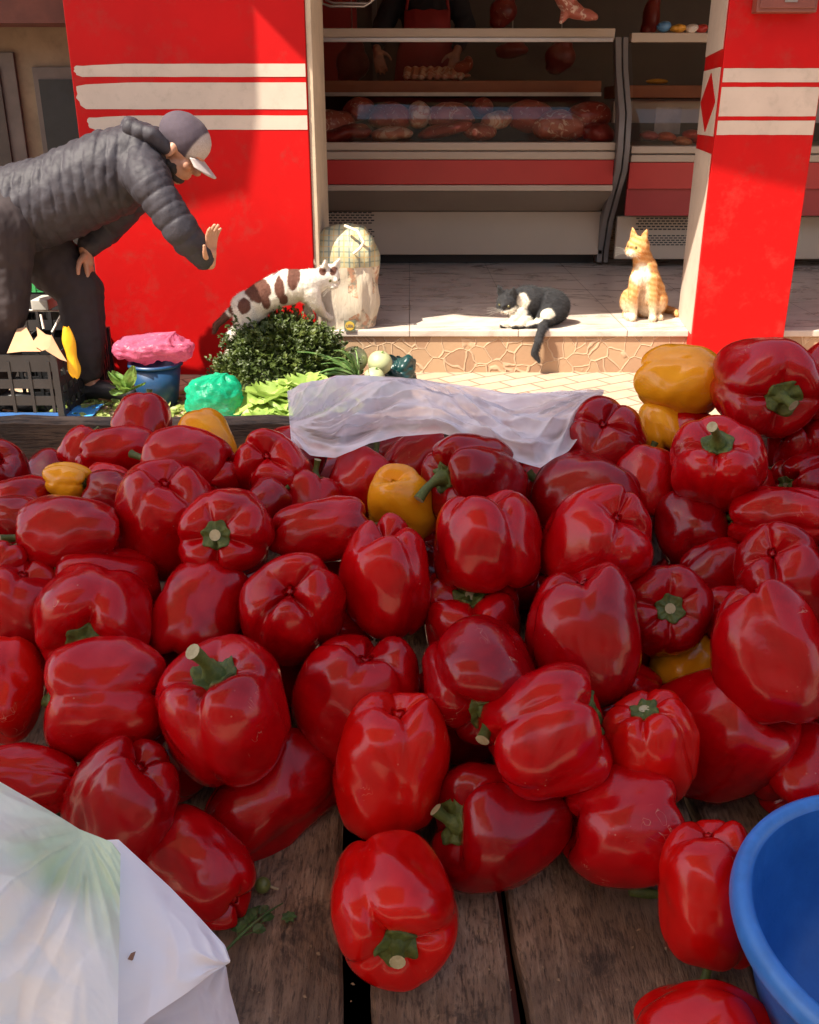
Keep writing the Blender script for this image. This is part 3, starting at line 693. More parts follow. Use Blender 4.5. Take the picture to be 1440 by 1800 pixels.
 (68, 1372,912,116,178,-10,'long wavy ribbed pepper lying sideways near the right edge', dict(c='r',ratio=1.55,n=4,crease=.13,dz=-.02)),
 (69, 1412,842,98,200,40,'puckered pepper at the right edge above the long wavy ribbed one', dict(c='d',crease=.16,n=5,stem=.05,zc=.98)),
 (70, 1402,784,114,-100,-40,'dark lumpy pepper under the highest red one', dict(c='d',crease=.17,n=4,zc=1.0)),
 (71, 1318,852,78,40,-20,'small pepper showing behind the right of the straight stemmed one', dict(c='r',crease=.08,zc=1.0)),
 (72, 1205,1175,122,60,-30,'yellow pepper deep in the shadow of the heap', dict(c='y',crease=.08,dz=.08)),
 (73, 1052,1245,92,0,-30,'small pepper peeping between the tall dark one and the wrinkled one', dict(c='r',crease=.10,dz=.05)),
 (74, 1112,1215,96,150,30,'pepper with a dry tufted stem under the tall dark one', dict(c='r',stem=.22,crease=.12,dz=.07)),
 (75, 392,842,66,0,-30,'small pepper squeezed right of the fat rounded one', dict(c='r',crease=.10,dz=.0)),
 (76, 470,884,78,40,-30,'shiny pepper in the shadow under the lumpy one', dict(c='d',crease=.10,dz=.0)),
 (77, 112,1405,70,40,-30,'dark green pepper in the gap above the white bag', dict(c='g',crease=.08,dz=.05)),
 (78, 700,800,80,40,-30,'pepper seen dimly beneath the translucent bag', dict(c='d',crease=.08,dz=.06)),
]
for s_, px, py, w_, an, ti, lb, kw in PEPPERS: pepper(s_, px, py, w_, an, ti, lb, **kw)
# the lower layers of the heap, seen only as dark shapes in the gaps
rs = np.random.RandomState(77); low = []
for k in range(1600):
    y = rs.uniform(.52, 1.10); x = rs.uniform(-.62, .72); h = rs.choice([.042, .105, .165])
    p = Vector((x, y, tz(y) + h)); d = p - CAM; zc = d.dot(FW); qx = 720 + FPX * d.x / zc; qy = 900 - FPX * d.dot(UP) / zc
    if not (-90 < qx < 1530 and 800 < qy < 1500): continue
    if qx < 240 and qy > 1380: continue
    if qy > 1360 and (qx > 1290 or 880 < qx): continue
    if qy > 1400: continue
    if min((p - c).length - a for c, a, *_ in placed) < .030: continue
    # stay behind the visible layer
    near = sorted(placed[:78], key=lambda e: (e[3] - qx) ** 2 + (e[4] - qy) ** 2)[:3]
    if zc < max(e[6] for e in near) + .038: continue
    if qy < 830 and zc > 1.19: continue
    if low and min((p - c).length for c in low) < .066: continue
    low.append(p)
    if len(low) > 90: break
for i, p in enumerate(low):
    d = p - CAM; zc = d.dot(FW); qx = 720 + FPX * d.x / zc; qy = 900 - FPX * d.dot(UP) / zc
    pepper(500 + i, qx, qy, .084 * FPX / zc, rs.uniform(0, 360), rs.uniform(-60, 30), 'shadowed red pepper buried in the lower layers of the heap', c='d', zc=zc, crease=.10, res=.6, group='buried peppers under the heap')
# the heap runs on past both sides of the picture
out_ = []
for k in range(5000):
    lvl = rs.choice([.042, .105, .165, .225]); x = rs.choice([-1, 1]) * rs.uniform(.36, 1.0); y = rs.uniform(.50, 1.10)
    top_ = (.27 if x > 0 else .12) * max(0, 1 - ((abs(x) - .40) / .62) ** 2) * min(1, (y - .35) / .3)
    if lvl - .042 > top_: continue
    p = Vector((x, y, tz(y) + lvl)); d = p - CAM; zc = d.dot(FW); qx = 720 + FPX * d.x / zc; qy = 900 - FPX * d.dot(UP) / zc
    if -95 < qx < 1535: continue
    if x > 0 and y < .66 : continue
    if x < 0 and y < .70: continue
    if min((p - c).length - a for c, a, *_ in placed) < .022: continue
    if out_ and min((p - c).length for c in out_) < .070: continue
    out_.append(p)
    if len(out_) > 80: break
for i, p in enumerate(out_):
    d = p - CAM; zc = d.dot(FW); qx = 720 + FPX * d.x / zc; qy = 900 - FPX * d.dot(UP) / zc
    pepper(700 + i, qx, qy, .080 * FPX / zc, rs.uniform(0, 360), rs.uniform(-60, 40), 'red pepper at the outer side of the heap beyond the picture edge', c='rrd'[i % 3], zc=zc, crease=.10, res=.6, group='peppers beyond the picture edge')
print('fillers', len(low), len(out_))
for e in placed[:78]:
    if e[1] * 2 > .118 or e[1] * 2 < .055: print('size', e[7], round(e[1] * 2, 3))
# ================================================================== BUTCHER'S COUNTERS
def counter(name_loc, x0, x1, prof, label, sideL=False, sideR=True, vents=(), second=False):
    c = empty('display_counter', name_loc); tag(c, label, 'counter')
    z = prof
    b = lambda n, y0, y1, za, zb, m, x_0=x0, x_1=x1, **k: MB().box((x_0, y0, za), (x_1, y1, zb)).build(n, m, c, **({'bevel': .006} | k))
    return c, b
YB = 6.12; YT = 6.42; YL = 6.46
x0 = -1.40; x1 = at(1080, 290, YB).x
c1, b = counter((0, 6.6, FZ), x0, x1, None, 'long glass fronted meat counter with a red band and white bumper')
zt = zof(50, YT); zt2 = zof(71, YT)
b('top_rail', YT - .03, YT + .05, zt2, zt, M['enamel']); MB().box((x0, YT - .045, zt2 - .012), (x1 - .01, YT - .031, zt2 + .012)).build('trim_strip', M['steel'], c1, bevel=.003)
zb1 = zof(250, YB); zb2 = zof(266, YB); zb3 = zof(281, YB); zr = zof(325, YB); zr2 = zof(336, YB)
mb = MB().box((x0, YB, zb2 + .004), (x1, YB + .05, zb1)).box((x0, YB - .004, zb3 + .001), (x1, YB + .05, zb2 - .001)); mb.build('bumper', M['enamel'], c1, bevel=.008)
b('red_band', YB + .006, YB + .05, zr + .001, zb3 - .001, M['enamel_red'])
b('lower_trim', YB - .006, YB + .05, zr2, zr - .001, M['enamel'], bevel=.006)
zu = zof(372, YL); zl = zof(448, YL)
poly = [Vector((x0, YB + .002, zr2 - .002)), Vector((x0, YL - .002, zu + .004)), Vector((x0, YL + .05, zu + .004)), Vector((x0, YB + .05, zr2 - .002))]
MB().prism([p + Vector((0, 0, 0)) for p in poly], (x1 - x0, 0, 0)).build('undercut', M['grey_panel'], c1)
xl1 = at(1062, 410, YL).x
MB().box((x0, YL, zl), (xl1, YL + .04, zu)).build('base_panel', M['enamel'], c1, bevel=.006)
b('counter_gap_board', YL + .12, YL + .14, FZ + .001, zl - .001, M['black'], bevel=0)  # black board stands in for the dark gap under the counter
def vent(par, xa, xb, za, zb, y, rows, n):
    mb = MB(); h = (za - zb) / rows
    for r_ in range(rows):
        for k in range(n):
            xx = lin(xa, xb, (k + (.5 if r_ % 2 else 0)) / n); mb.box((xx, y - .0015, zb + h * r_ + h * .22), (xx + (xb - xa) / n * .72, y + .0005, zb + h * r_ + h * .68))
    mb.build('vent', M['black'], par)
for pa, pb, ya, yb in ((552, 656, 371, 394), (552, 656, 401, 421)):
    vent(c1, at(pa, 380, YL).x, at(pb, 380, YL).x, zof(ya, YL), zof(yb, YL), YL - .001, 5, 12)
# body top behind the glass: meat deck, shelf, rear
zdeck = zof(246, YB + .1)
MB().box((x0, YB + .051, zdeck - .06), (x1, 7.1, zdeck - .03)).build('meat_deck', M['steel'], c1)
zs = zof(142, 6.75); zs2 = zof(163, 6.72)
MB().box((x0, 6.72, zs2), (x1, 7.15, zs)).build('work_shelf', M['butcherwood'], c1, bevel=.005)
MB().box((x0, 6.705, zs2 - .02), (x1, 6.719, zs2 + .002)).build('shelf_trim', M['steel'], c1)
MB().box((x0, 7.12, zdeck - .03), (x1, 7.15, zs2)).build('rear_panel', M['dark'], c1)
# curved glass
n = 12; P = []
for i in range(n + 1):
    t = i / n; yy = lin(YB + .03, YT - .02, t) - .07 * math.sin(math.pi * t); z_ = lin(zb1, zt2, t)
    P.append([Vector((x0, yy, z_)), Vector((x1 - .012, yy, z_))])
MB().grid(P).build('glass_front', M['glass'], c1, smooth=True)
# side frame
def side_frame(par, x, w_, col=M['frame_grey']):
    outer = [(YT - .05, zof(66, YT)), (YT - .12, zof(120, YT - .1)), (YB - .03, zof(200, YB)), (YB - .05, zof(262, YB)), (YB - .03, zof(300, YB)), (YL - .08, zof(385, YL)), (YL + .0, zof(440, YL)), (YL + .0, FZ + .02)]
    inner = [(YL + .10, FZ + .02), (YL + .10, zof(440, YL)), (YL + .02, zof(385, YL)), (YB + .08, zof(310, YB)), (YB + .06, zof(262, YB)), (YB + .08, zof(205, YB)), (YT - .04, zof(120, YT - .1)), (YT + .03, zof(66, YT))]
    MB().prism([Vector((x, a, b_)) for a, b_ in outer + inner], (w_, 0, 0)).build('side_frame', col, par, bevel=.004)
side_frame(c1, x1 + .001, .035)
side_frame(c1, x1 + .045, .03)
# second counter, right of it and running on behind the narrow pillar
y2 = YB + .02; xa = at(1107, 300, y2).x; xb = at(1238, 300, y2).x + 1.2
c2 = empty('display_counter', (xa + .5, 6.6, FZ)); tag(c2, 'shorter meat counter with a deep red panel, behind the ginger cat', 'counter')
MB().box((xa, YT - .03, zof(75, YT)), (xb, YT + .05, zof(58, YT))).build('top_rail', M['enamel'], c2, bevel=.005)
MB().box((xa, y2, zof(270, y2)), (xb, y2 + .05, zof(257, y2))).box((xa, y2 - .004, zof(285, y2)), (xb, y2 + .05, zof(272, y2))).build('bumper', M['enamel'], c2, bevel=.006)
MB().box((xa, y2 + .006, zof(332, y2)), (xb, y2 + .05, zof(286, y2))).build('red_band', M['enamel_red'], c2)
MB().box((xa, y2 + .03, zof(380, y2)), (xb, y2 + .06, zof(333, y2))).build('lower_red_panel', simple('deep_red_enamel', (.36, .03, .03), .4, .1, 3), c2)
xa2 = at(1084, 400, YL - .1).x
MB().box((xa2, YL - .1, zof(456, YL - .1)), (xb, YL - .06, zof(380, YL - .1))).build('base_panel', M['enamel'], c2, bevel=.008)
for ya, yb in ((381, 405), (412, 432)): vent(c2, at(1118, 390, YL - .1).x, at(1232, 390, YL - .1).x, zof(ya, YL - .1), zof(yb, YL - .1), YL - .102, 5, 14)
MB().box((xa, y2 + .051, zof(250, y2) - .04), (xb, 7.1, zof(250, y2) - .02)).build('meat_deck', M['steel'], c2)
MB().box((xa, 6.70, zof(172, 6.7)), (xb, 7.15, zof(150, 6.7))).build('work_shelf', M['butcherwood'], c2, bevel=.004)
MB().box((xa, 6.78, zof(216, 6.8)), (xb, 6.82, zof(178, 6.8))).build('rear_panel', M['enamel'], c2)
P = [[Vector((xa, lin(y2 + .03, YT - .02, t) - .06 * math.sin(math.pi * t), lin(zof(257, y2), zof(75, YT), t))), Vector((xb, lin(y2 + .03, YT - .02, t) - .06 * math.sin(math.pi * t), lin(zof(257, y2), zof(75, YT), t)))] for t in [i / 10 for i in range(11)]]
MB().grid(P).build('glass_front', M['glass'], c2, smooth=True)
# third counter seen past the right side of the pillar
x3 = xb + .03
c3 = empty('display_counter', (x3 + .8, 6.6, FZ)); tag(c3, 'meat counter showing only right of the narrow red pillar', 'counter')
MB().box((x3, y2, zof(288, y2)), (x3 + 1.6, y2 + .05, zof(262, y2))).build('bumper', M['enamel'], c3, bevel=.006)
MB().box((x3, y2 + .006, zof(380, y2)), (x3 + 1.6, y2 + .05, zof(289, y2))).build('red_band', M['enamel_red'], c3)
MB().box((x3, YL - .1, zof(448, YL - .1)), (x3 + 1.6, YL - .06, zof(381, YL - .1))).build('base_panel', M['enamel'], c3, bevel=.006)
MB().box((x3, YT - .03, zof(75, YT)), (x3 + 1.6, YT + .05, zof(58, YT))).build('top_rail', M['enamel'], c3, bevel=.005)
MB().box((x3, y2 + .051, zof(250, y2) - .04), (x3 + 1.6, 7.1, zof(250, y2) - .02)).build('meat_deck', M['steel'], c3)

# ------------------------------------------------------------------ meat
def meat_mat(name, c1, c2, fat, th=.58, sc=14):
    m = NM(name); v = m.coords(); f = m.noise(v, sc, 5, .6, 2.5)
    cc = m.ramp(m.noise(v, 9, 4), [(.3, c1), (.7, c2)]); cc = m.mix(m.ramp(f, [(th + .02, 0.), (th + .07, .8)]), cc, fat)
    m.base(cc); m.set(Roughness=.32); m.bump(f, .4, .006); return m.m
MT = [meat_mat('meat_red', (.26, .035, .022), (.42, .085, .05), (.75, .52, .40)), meat_mat('meat_pink', (.40, .10, .065), (.52, .17, .11), (.80, .62, .48), .54),
      meat_mat('meat_dark', (.20, .02, .018), (.32, .05, .035), (.62, .40, .30), .63), meat_mat('meat_fatty', (.55, .22, .15), (.62, .30, .2), (.82, .70, .56), .46, 10)]
zd = zdeck - .03
MEAT = [(575,225,95,50,1,'pale folded slab of meat at the far left of the long counter'),(632,192,52,36,0,'small red joint standing above the slabs at left in the counter'),
 (600,238,90,26,2,'flat dark cut low at the left end of the counter'),(686,205,66,40,0,'round joint with a pale fatty face, third from the counter left end'),(736,202,34,40,3,'cut joint showing an orange round bone end'),
 (793,205,70,40,1,'large pink rolled cut behind the marbled slices'),(783,228,90,22,0,'row of marbled slices lying flat in the middle of the counter'),(848,190,34,28,0,'small square red piece at the back centre of the counter'),
 (872,212,50,26,3,'pale fatty lump right of the small square red piece'),(842,232,56,24,1,'orange pink cut lying low in the middle right'),(932,205,80,48,0,'big smooth leg joint with a white seam'),
 (985,222,90,44,1,'broad pink rump beside the big leg joint'),(1035,205,70,46,0,'round pink ham at the right end of the counter'),(1050,235,50,30,2,'small dark cut with a pale stub at the far right end'),
 (690,236,70,22,3,'low pale scrap of meat in front of the round joint')]
rs = np.random.RandomState(5)
for i, (px, py, w_, h_, k, lb) in enumerate(MEAT):
    Y = 6.32 + (.12 if py < 200 else .0) + (.05 if py < 212 else 0) - (.06 if py > 225 else 0)
    p = at(px, py, Y); s = 5.93 / FPX; rx = w_ * s * .56; rz = h_ * s * .58
    q = Quaternion((0, 1, 0), rs.uniform(-.25, .25)) @ Quaternion((0, 0, 1), rs.uniform(-.3, .3))
    ells = [(p, (rx, .10, rz), q)]
    for _ in range(3): ells.append((p + Vector((rs.uniform(-.6, .6) * rx, rs.uniform(-.04, .03), rs.uniform(-.3, .25) * rz)), (rx * rs.uniform(.35, .6), .08, rz * rs.uniform(.5, .85)), q))
    sd = i
    o = blob('meat_cut', MT[k], ells=ells, voxel=.009, smooth=2, fn=lambda co, no: co + no * (fbm(co, 22, sd, 3) * .012)[:, None])
    tag(o, lb, 'meat', 'joints of meat laid out in the counter')
# ribs on the work shelf by the butcher
p = at(768, 130, 6.9); ch = []
for k in range(8): ch.append([(p + Vector((-.20 + k * .05, -.06, -.02)), .022), (p + Vector((-.19 + k * .05, .02, .025)), .026), (p + Vector((-.185 + k * .05, .12, .0)), .02)])
o = blob('rib_slab', MT[3], chains=ch, ells=[(p + Vector((0, .03, -.01)), (.23, .09, .03))], voxel=.008, smooth=1); tag(o, 'slab of pale ribs on the brown worktop in front of the butcher', 'meat')
o = blob('meat_cut', MT[0], ells=[(at(812, 120, 6.9), (.06, .07, .045)), (at(823, 112, 6.92), (.035, .05, .05))], voxel=.008); tag(o, 'red lump of meat right beside the rib slab under the butcher hand', 'meat')
# shank hanging in front at the top
a = at(985, -40, 6.2); b_ = at(1000, 12, 6.2)
o = blob('hanging_meat', MT[1], chains=[[(a + Vector((0, 0, .25)), .10), (a, .085), (b_, .05), (at(1020, 24, 6.18), .036), (at(1046, 30, 6.16), .022)], [(b_, .04), (at(986, 38, 6.18), .016)]], voxel=.008, smooth=2, fn=lambda co, no: co + no * (fbm(co, 30, 9, 3) * .008)[:, None])
tag(o, 'pale pink shank hanging at the top of the picture over the counter', 'meat')
MB().tube([a + Vector((0, 0, .33)), a + Vector((0, .01, .9)), a + Vector((0, .4, 1.3))], .006, 8).build('hook', M['steel'], o).matrix_parent_inverse = Matrix.Identity(4)
for px, py, w_, h_, lb in ((900, 88, 60, 22, 'dim wide cut of meat hanging behind the glass'), (985, 100, 55, 45, 'dark carcass piece hanging behind the glass right of centre'), (620, 112, 60, 55, 'brown bundle of meat hanging behind the glass at left'), (1145, 30, 30, 60, 'dark meat strip hanging above the shorter counter'), (885, 20, 50, 45, 'shadowy meat hanging on the rail beside the butcher')):
    p = at(px, py, 7.9); s = 7.2 / FPX
    o = blob('hanging_meat', MT[2], ells=[(p, (w_ * s * .5, .08, h_ * s * .5)), (p + Vector((.02, 0, h_ * s * .4)), (w_ * s * .3, .06, h_ * s * .35)), (p + Vector((-.03, 0, -h_ * s * .35)), (w_ * s * .35, .06, h_ * s * .3))], voxel=.012, smooth=2)
    tag(o, lb, 'meat', 'meat hanging inside the shop')
    MB().tube([p + Vector((0, 0, h_ * s * .5)), Vector((p.x, p.y, 2.2))], .005, 6).build('hook', M['steel'], o).matrix_parent_inverse = Matrix.Identity(4)
o = MB().tube([(-1.4, 7.9, 2.2), (5.7, 7.9, 2.2)], .015, 10).build('hanging_rail', M['steel'], smooth=True); tag(o, 'long steel rail across the inside of the shop holding hanging meat', 'rail')
# bent steel tray frame at the top left of the opening
p = [at(562, -30, 6.3), at(566, 6, 6.3), at(580, 11, 6.3), at(640, 11, 6.3), at(652, 4, 6.3), at(655, -30, 6.3)]
o = MB().tube(p, .008, 8).tube([q + Vector((0.02, .05, .02)) for q in p], .008, 8).build('scale_tray', M['steel'], smooth=True); tag(o, 'pale steel tray of a hanging scale at the top left of the opening', 'scale')
# packets on the second counter
for px0, px1, py0, py1, cc, lb in ((1155, 1177, 38, 57, (.10, .25, .45), 'blue crinkled packet on top of the shorter counter'), (1178, 1205, 43, 58, (.75, .35, .04), 'orange packet on top of the shorter counter'), (1206, 1224, 42, 60, (.75, .68, .6), 'white packet on top of the shorter counter'), (1225, 1242, 42, 60, (.5, .04, .03), 'red packet at the right end of the packets')):
    a = at(px0, py0, 6.42); b_ = at(px1, py1, 6.42); c_ = (a + b_) / 2
    o = blob('food_packet', simple('packet_' + lb[:4], cc, .3, .25, 20), ells=[(c_, (abs(b_.x - a.x) * .52, .05, abs(a.z - b_.z) * .5)), (c_ + Vector((.01, .0, .006)), (abs(b_.x - a.x) * .4, .055, abs(a.z - b_.z) * .42))], voxel=.006, smooth=1, fn=lambda co, no: co + no * (fbm(co, 70, 3, 2) * .004)[:, None])
    tag(o, lb, 'packet', 'packets on top of the shorter counter')
o = blob('food_packet', simple('yellow_tub', (.65, .33, .03), .4), ells=[(at(1155, 143, 6.85), (.075, .03, .016))], voxel=.005); tag(o, 'long yellow item on the worktop of the shorter counter', 'packet')
for k, (px, py, cc) in enumerate(((1170, 240, (.62, .14, .06)), (1198, 248, (.68, .25, .10)), (1215, 236, (.55, .08, .05)), (1140, 238, (.4, .10, .09)), (1232, 246, (.50, .10, .06)))):
    o = blob('meat_cut', simple('sausage_meat_%d' % k, cc, .35, .2, 30), ells=[(at(px, py, 6.32), (.055, .07, .028)), (at(px + 8, py + 2, 6.3), (.04, .05, .022))], voxel=.006, smooth=1)
    tag(o, ['orange red cut in the shorter counter below its steel strip', 'light orange cut lying lowest in the shorter counter', 'deep red cut in the middle of the shorter counter', 'brownish cut at the left end of the shorter counter', 'red brown cut at the right of the shorter counter, half behind the pillar'][k], 'meat', 'cuts in the shorter counter')
o = MB().box((at(1165, 60, 6.5).x, 6.5, zof(236, 6.5)), (at(1212, 60, 6.5).x, 6.505, zof(188, 6.5))).build('price_card', simple('grey_card', (.42, .38, .36), .5), None); tag(o, 'dull translucent price card standing in the shorter counter', 'card')

# ================================================================== PEOPLE
SKIN = simple('skin', (.42, .21, .13), .5, .12, 25, .08, 300, bd=.001)
def hand(chains, wrist, fdir, palm_n, side, L=.19, curl=.5, spread=1.0, thumb=1):
    """five bent fingers as skinned chains; fdir pointing along the fingers, palm_n out of the palm"""
    f = Vector(fdir).normalized(); n = (Vector(palm_n) - f * f.dot(Vector(palm_n))).normalized(); s = f.cross(n) * side
    W = L * .42; pl_ = L * .52
    chains.append([(wrist, L * .13), (wrist + f * pl_ * .5, L * .145)])
    for k, (ln, off) in enumerate(((.40, -.38), (.46, -.13), (.43, .12), (.34, .36))):
        base = wrist + f * pl_ * .9 + s * (off * W)
        chains.append([(wrist + f * L * .1 + s * (off * W * .5), L * .085), (base, L * .068)])
        d = (f + s * off * .35 * spread).normalized(); p = base; ch = [(p, L * .062)]
        for j, (seg, rr) in enumerate(((.45, .056), (.32, .050), (.23, .042))):
            d = (d + n * curl * (.35 + .3 * j)).normalized(); p = p + d * L * ln * seg * 1.05; ch.append((p, L * rr))
        chains.append(ch)
    b = wrist + f * L * .12 - s * W * .35; d = (f * .6 - s * .9 + n * .35).normalized()
    chains.append([(b, L * .085), (b + d * L * .22, L * .068), (b + d * L * .22 + (d + f * .8).normalized() * L * .17, L * .055), (b + d * L * .22 + (d + f * 1.2).normalized() * L * .28, L * .045)])
def head_parts(c, f, up, s=1.0):
    """ellipsoids for skull, jaw, nose, brow, lips, ears; c centre, f facing, up crown direction"""
    f = f.normalized(); up = (up - f * up.dot(f)).normalized(); r = f.cross(up)
    q = Matrix((r, f, up)).transposed().to_quaternion()       # local x right, y facing, z up
    P = lambda x, y, z: c + (r * x + f * y + up * z) * s
    E = [(P(0, -.012, .03), (.075 * s, .095 * s, .088 * s), q), (P(0, .022, -.045), (.058 * s, .068 * s, .062 * s), q), (P(0, .055, -.09), (.028 * s, .026 * s, .022 * s), q),
         (P(0, .098, -.018), (.013 * s, .022 * s, .018 * s), q), (P(0, .086, .008), (.010 * s, .016 * s, .03 * s), q), (P(0, .072, .032), (.052 * s, .022 * s, .014 * s), q),
         (P(0, .082, -.052), (.026 * s, .014 * s, .007 * s), q), (P(0, .078, -.064), (.022 * s, .014 * s, .008 * s), q), (P(.035, .06, -.02), (.026 * s, .024 * s, .022 * s), q), (P(-.035, .06, -.02), (.026 * s, .024 * s, .022 * s), q),
         (P(.077, -.008, -.012), (.010 * s, .019 * s, .032 * s), q), (P(-.077, -.008, -.012), (.010 * s, .019 * s, .032 * s), q)]
    return E, P, q, r, f, up
def seg_info(co, chain):
    """nearest distance / arclength along a polyline"""
    best = np.full(len(co), 1e9); sl = np.zeros(len(co)); acc = 0
    for a, b in zip(chain[:-1], chain[1:]):
        a = np.array(a); b = np.array(b); d = b - a; L = np.linalg.norm(d)
        t = np.clip((co - a) @ d / L ** 2, -.0, 1); dist = np.linalg.norm(co - (a + t[:, None] * d), axis=1)
        m_ = dist < best; best[m_] = dist[m_]; sl[m_] = acc + t[m_] * L; acc += L
    return best, sl

# ---- man bending over, at the left
MY = 3.92
m_ = lambda px, py, dy=0: at(px, py, MY + dy)
hipN, hipF = m_(2, 400, -.10), m_(52, 418, .12)
kneeN, kneeF = m_(10, 545, -.14), m_(140, 508, .10)
ankN, ankF = m_(-8, 690, -.12), m_(160, 672, .04)
pel = (hipN + hipF) / 2 + Vector((-.03, 0, .08)); sp1 = m_(105, 342); sp2 = m_(190, 302); sp3 = m_(252, 282)
shN = m_(262, 318, -.17); shF = m_(268, 300, .17)
elN = m_(318, 405, -.20); wrN = m_(364, 462, -.16)
elF = m_(215, 395, .22); elF = m_(185, 400, .20); wrF = m_(150, 440, .10)
neck = m_(280, 276, -.0); hc = m_(316, 264, -.0)
hf = Vector((math.cos(R(-42)), -.10, math.sin(R(-42)))); hu = Vector((math.sin(R(42)), 0, math.cos(R(42))))
E, HP, HQ, hr, hf2, hu2 = head_parts(hc, hf, hu, .98)
ch = [[(pel, .13), (sp1, .12), (sp2, .125), (sp3, .11), (neck, .055), (hc + (neck - hc) * .3, .052)],
      [(shN, .055), (sp3, .08), (shF, .055)], [(shN, .05), (elN, .038), (wrN, .026)], [(shF, .05), (elF, .038), (wrF, .026)],
      [(pel, .10), (hipN, .09), (kneeN, .055), (ankN, .036)], [(pel, .10), (hipF, .09), (kneeF, .055), (ankF, .036)],
      [(ankN, .036), (ankN + Vector((.05, -.01, -.05)), .035), (ankN + Vector((.17, -.02, -.07)), .026)], [(ankF, .036), (ankF + Vector((.05, -.01, -.05)), .035), (ankF + Vector((.17, -.02, -.06)), .026)]]
hand(ch, wrN + Vector((.012, 0, -.005)), (.12, -.05, .99), (.85, -.35, 0), 1, .165, .35, 1.6)
hand(ch, wrF, (.12, -.12, -.98), (-.9, 0, -.1), 1, .18, .35, 1.0)
man = blob('person', SKIN, chains=ch, ells=E, voxel=.0052, smooth=3)
tag(man, 'man in a grey quilted jacket and cap bending forward with one hand raised', 'person')
def wear(nm, *a, **k): 
    o = blob(nm, *a, **k); o.parent = man; return o
def jacket_fn(co, no):
    trunk = [np.array(p) for p in (pel + Vector((-.1, 0, -.02)), sp1, sp2, sp3, neck)]; armN = [np.array(p) for p in (shN, elN, wrN)]; armF = [np.array(p) for p in (shF, elF, wrF)]
    dt_, st_ = seg_info(co, trunk); dn, sn = seg_info(co, armN); df, sf = seg_info(co, armF)
    # the quilting leans: shift arclength with height around the trunk
    lean = (co[:, 2] - np.interp(co[:, 0], [pel.x, sp3.x], [pel.z, sp3.z])) * -.38
    q = np.abs(np.sin(np.pi * (st_ + lean + .05 * co[:, 1]) / .043)) ** .45
    qa = np.abs(np.sin(np.pi * np.where(dn < df, sn, sf) / .058)) ** .55
    arm = 1 / (1 + np.exp(-(dt_ - .10 - np.minimum(dn, df)) * 90))
    arm = np.clip(arm, 0, 1)
    d = (q * (1 - arm) + qa * arm * .8) * .0065 + fbm(co, 28, 4, 3) * .005 + fbm(co, 75, 14, 2) * .0025
    return co + no * d[:, None]
JK = simple('quilted_nylon', (.030, .027, .034), .62, .22, 8, .35, 90, spec=.3, bd=.004)
wear('jacket', JK, chains=[[(pel + (sp1 - pel) * .38 + Vector((0, 0, -.01)), .165), (sp1 + Vector((0, 0, -.01)), .160), (sp2 + Vector((0, 0, -.01)), .155), (sp3 + Vector((-.02, 0, .0)), .128), (neck + Vector((-.02, 0, .012)), .074)],
    [(shN, .078), (sp3 + Vector((-.03, 0, 0)), .10), (shF, .078)], [(shN, .076), (shN.lerp(elN, .5), .068), (elN, .060), (elN.lerp(wrN, .85), .044)], [(shF, .080), (elF, .070), (elF.lerp(wrF, .8), .044)],
    [(m_(232, 226, -.07), .028), (m_(268, 236, -.09), .026), (m_(292, 262, -.07), .02)], [(m_(232, 224, .07), .026), (m_(275, 235, .08), .022)], [(m_(228, 220), .026), (m_(272, 240, .0), .03)]],
    voxel=.0055, smooth=2, fn=jacket_fn)
TR = simple('trouser_cloth', (.028, .019, .020), .9, .12, 6, .15, 120)
def tr_fn(co, no): return co + no * (fbm(co * np.array([1, 1, .45]), 32, 8, 3) * .010 + .003 * fbm(co, 85, 18, 2))[:, None]
wear('trousers', TR, chains=[[(pel + Vector((.02, 0, .0)), .165), (hipN, .135), (hipN.lerp(kneeN, .5), .104), (kneeN, .085), (kneeN.lerp(ankN, .5), .074), (ankN + Vector((0, 0, .05)), .066)],
    [(pel, .155), (hipF, .140), (hipF.lerp(kneeF, .5), .118), (kneeF, .092), (kneeF.lerp(ankF, .5), .080), (ankF + Vector((0, 0, .05)), .062)]], voxel=.007, smooth=2, fn=tr_fn)
sh = simple('shirt_hem', (.05, .08, .22), .8)
wear('shirt_hem', sh, chains=[[(m_(-10, 318), .05), (m_(10, 332, -.05), .035), (m_(24, 352, -.12), .03)]], voxel=.008)
SHM = simple('black_shoe', (.018, .016, .018), .5)
for nm, ak in (('shoe', ankN), ('shoe', ankF)):
    a_ = Vector((ak.x, ak.y, 0))
    wear(nm, SHM, chains=[[(a_ + Vector((-.05, .01, .045)), .045), (a_ + Vector((.06, -.01, .045)), .045), (a_ + Vector((.17, -.03, .035)), .035)], [(a_ + Vector((-.06, .01, .012)), .014), (a_ + Vector((.20, -.03, .012)), .014)]], voxel=.006)
CAPM = simple('cap_cloth', (.06, .045, .06), .8, .15, 20, .2, 200)
CAPW = simple('cap_front_cloth', (.42, .36, .34), .8, .1, 20, .2, 200)
E2 = [(HP(0, -.012, .052), (.087, .106, .085), HQ)]
def capcol(co):
    L = (co - np.array(hc)) @ np.array(hf2); wv = 1 / (1 + np.exp(-(L - .045) * 900)); a_ = np.array([.065, .05, .068]); b_ = np.array([.46, .40, .37])
    return a_ + (b_ - a_) * wv[:, None]
cap = wear('cap', vcol_mat('cap_cloth_panels', .85, .2, 400), ells=E2, voxel=.005, smooth=2, fn=lambda co, no: co + no * ((fbm(co, 40, 2, 2) * .002))[:, None], colfn=capcol)
P = []
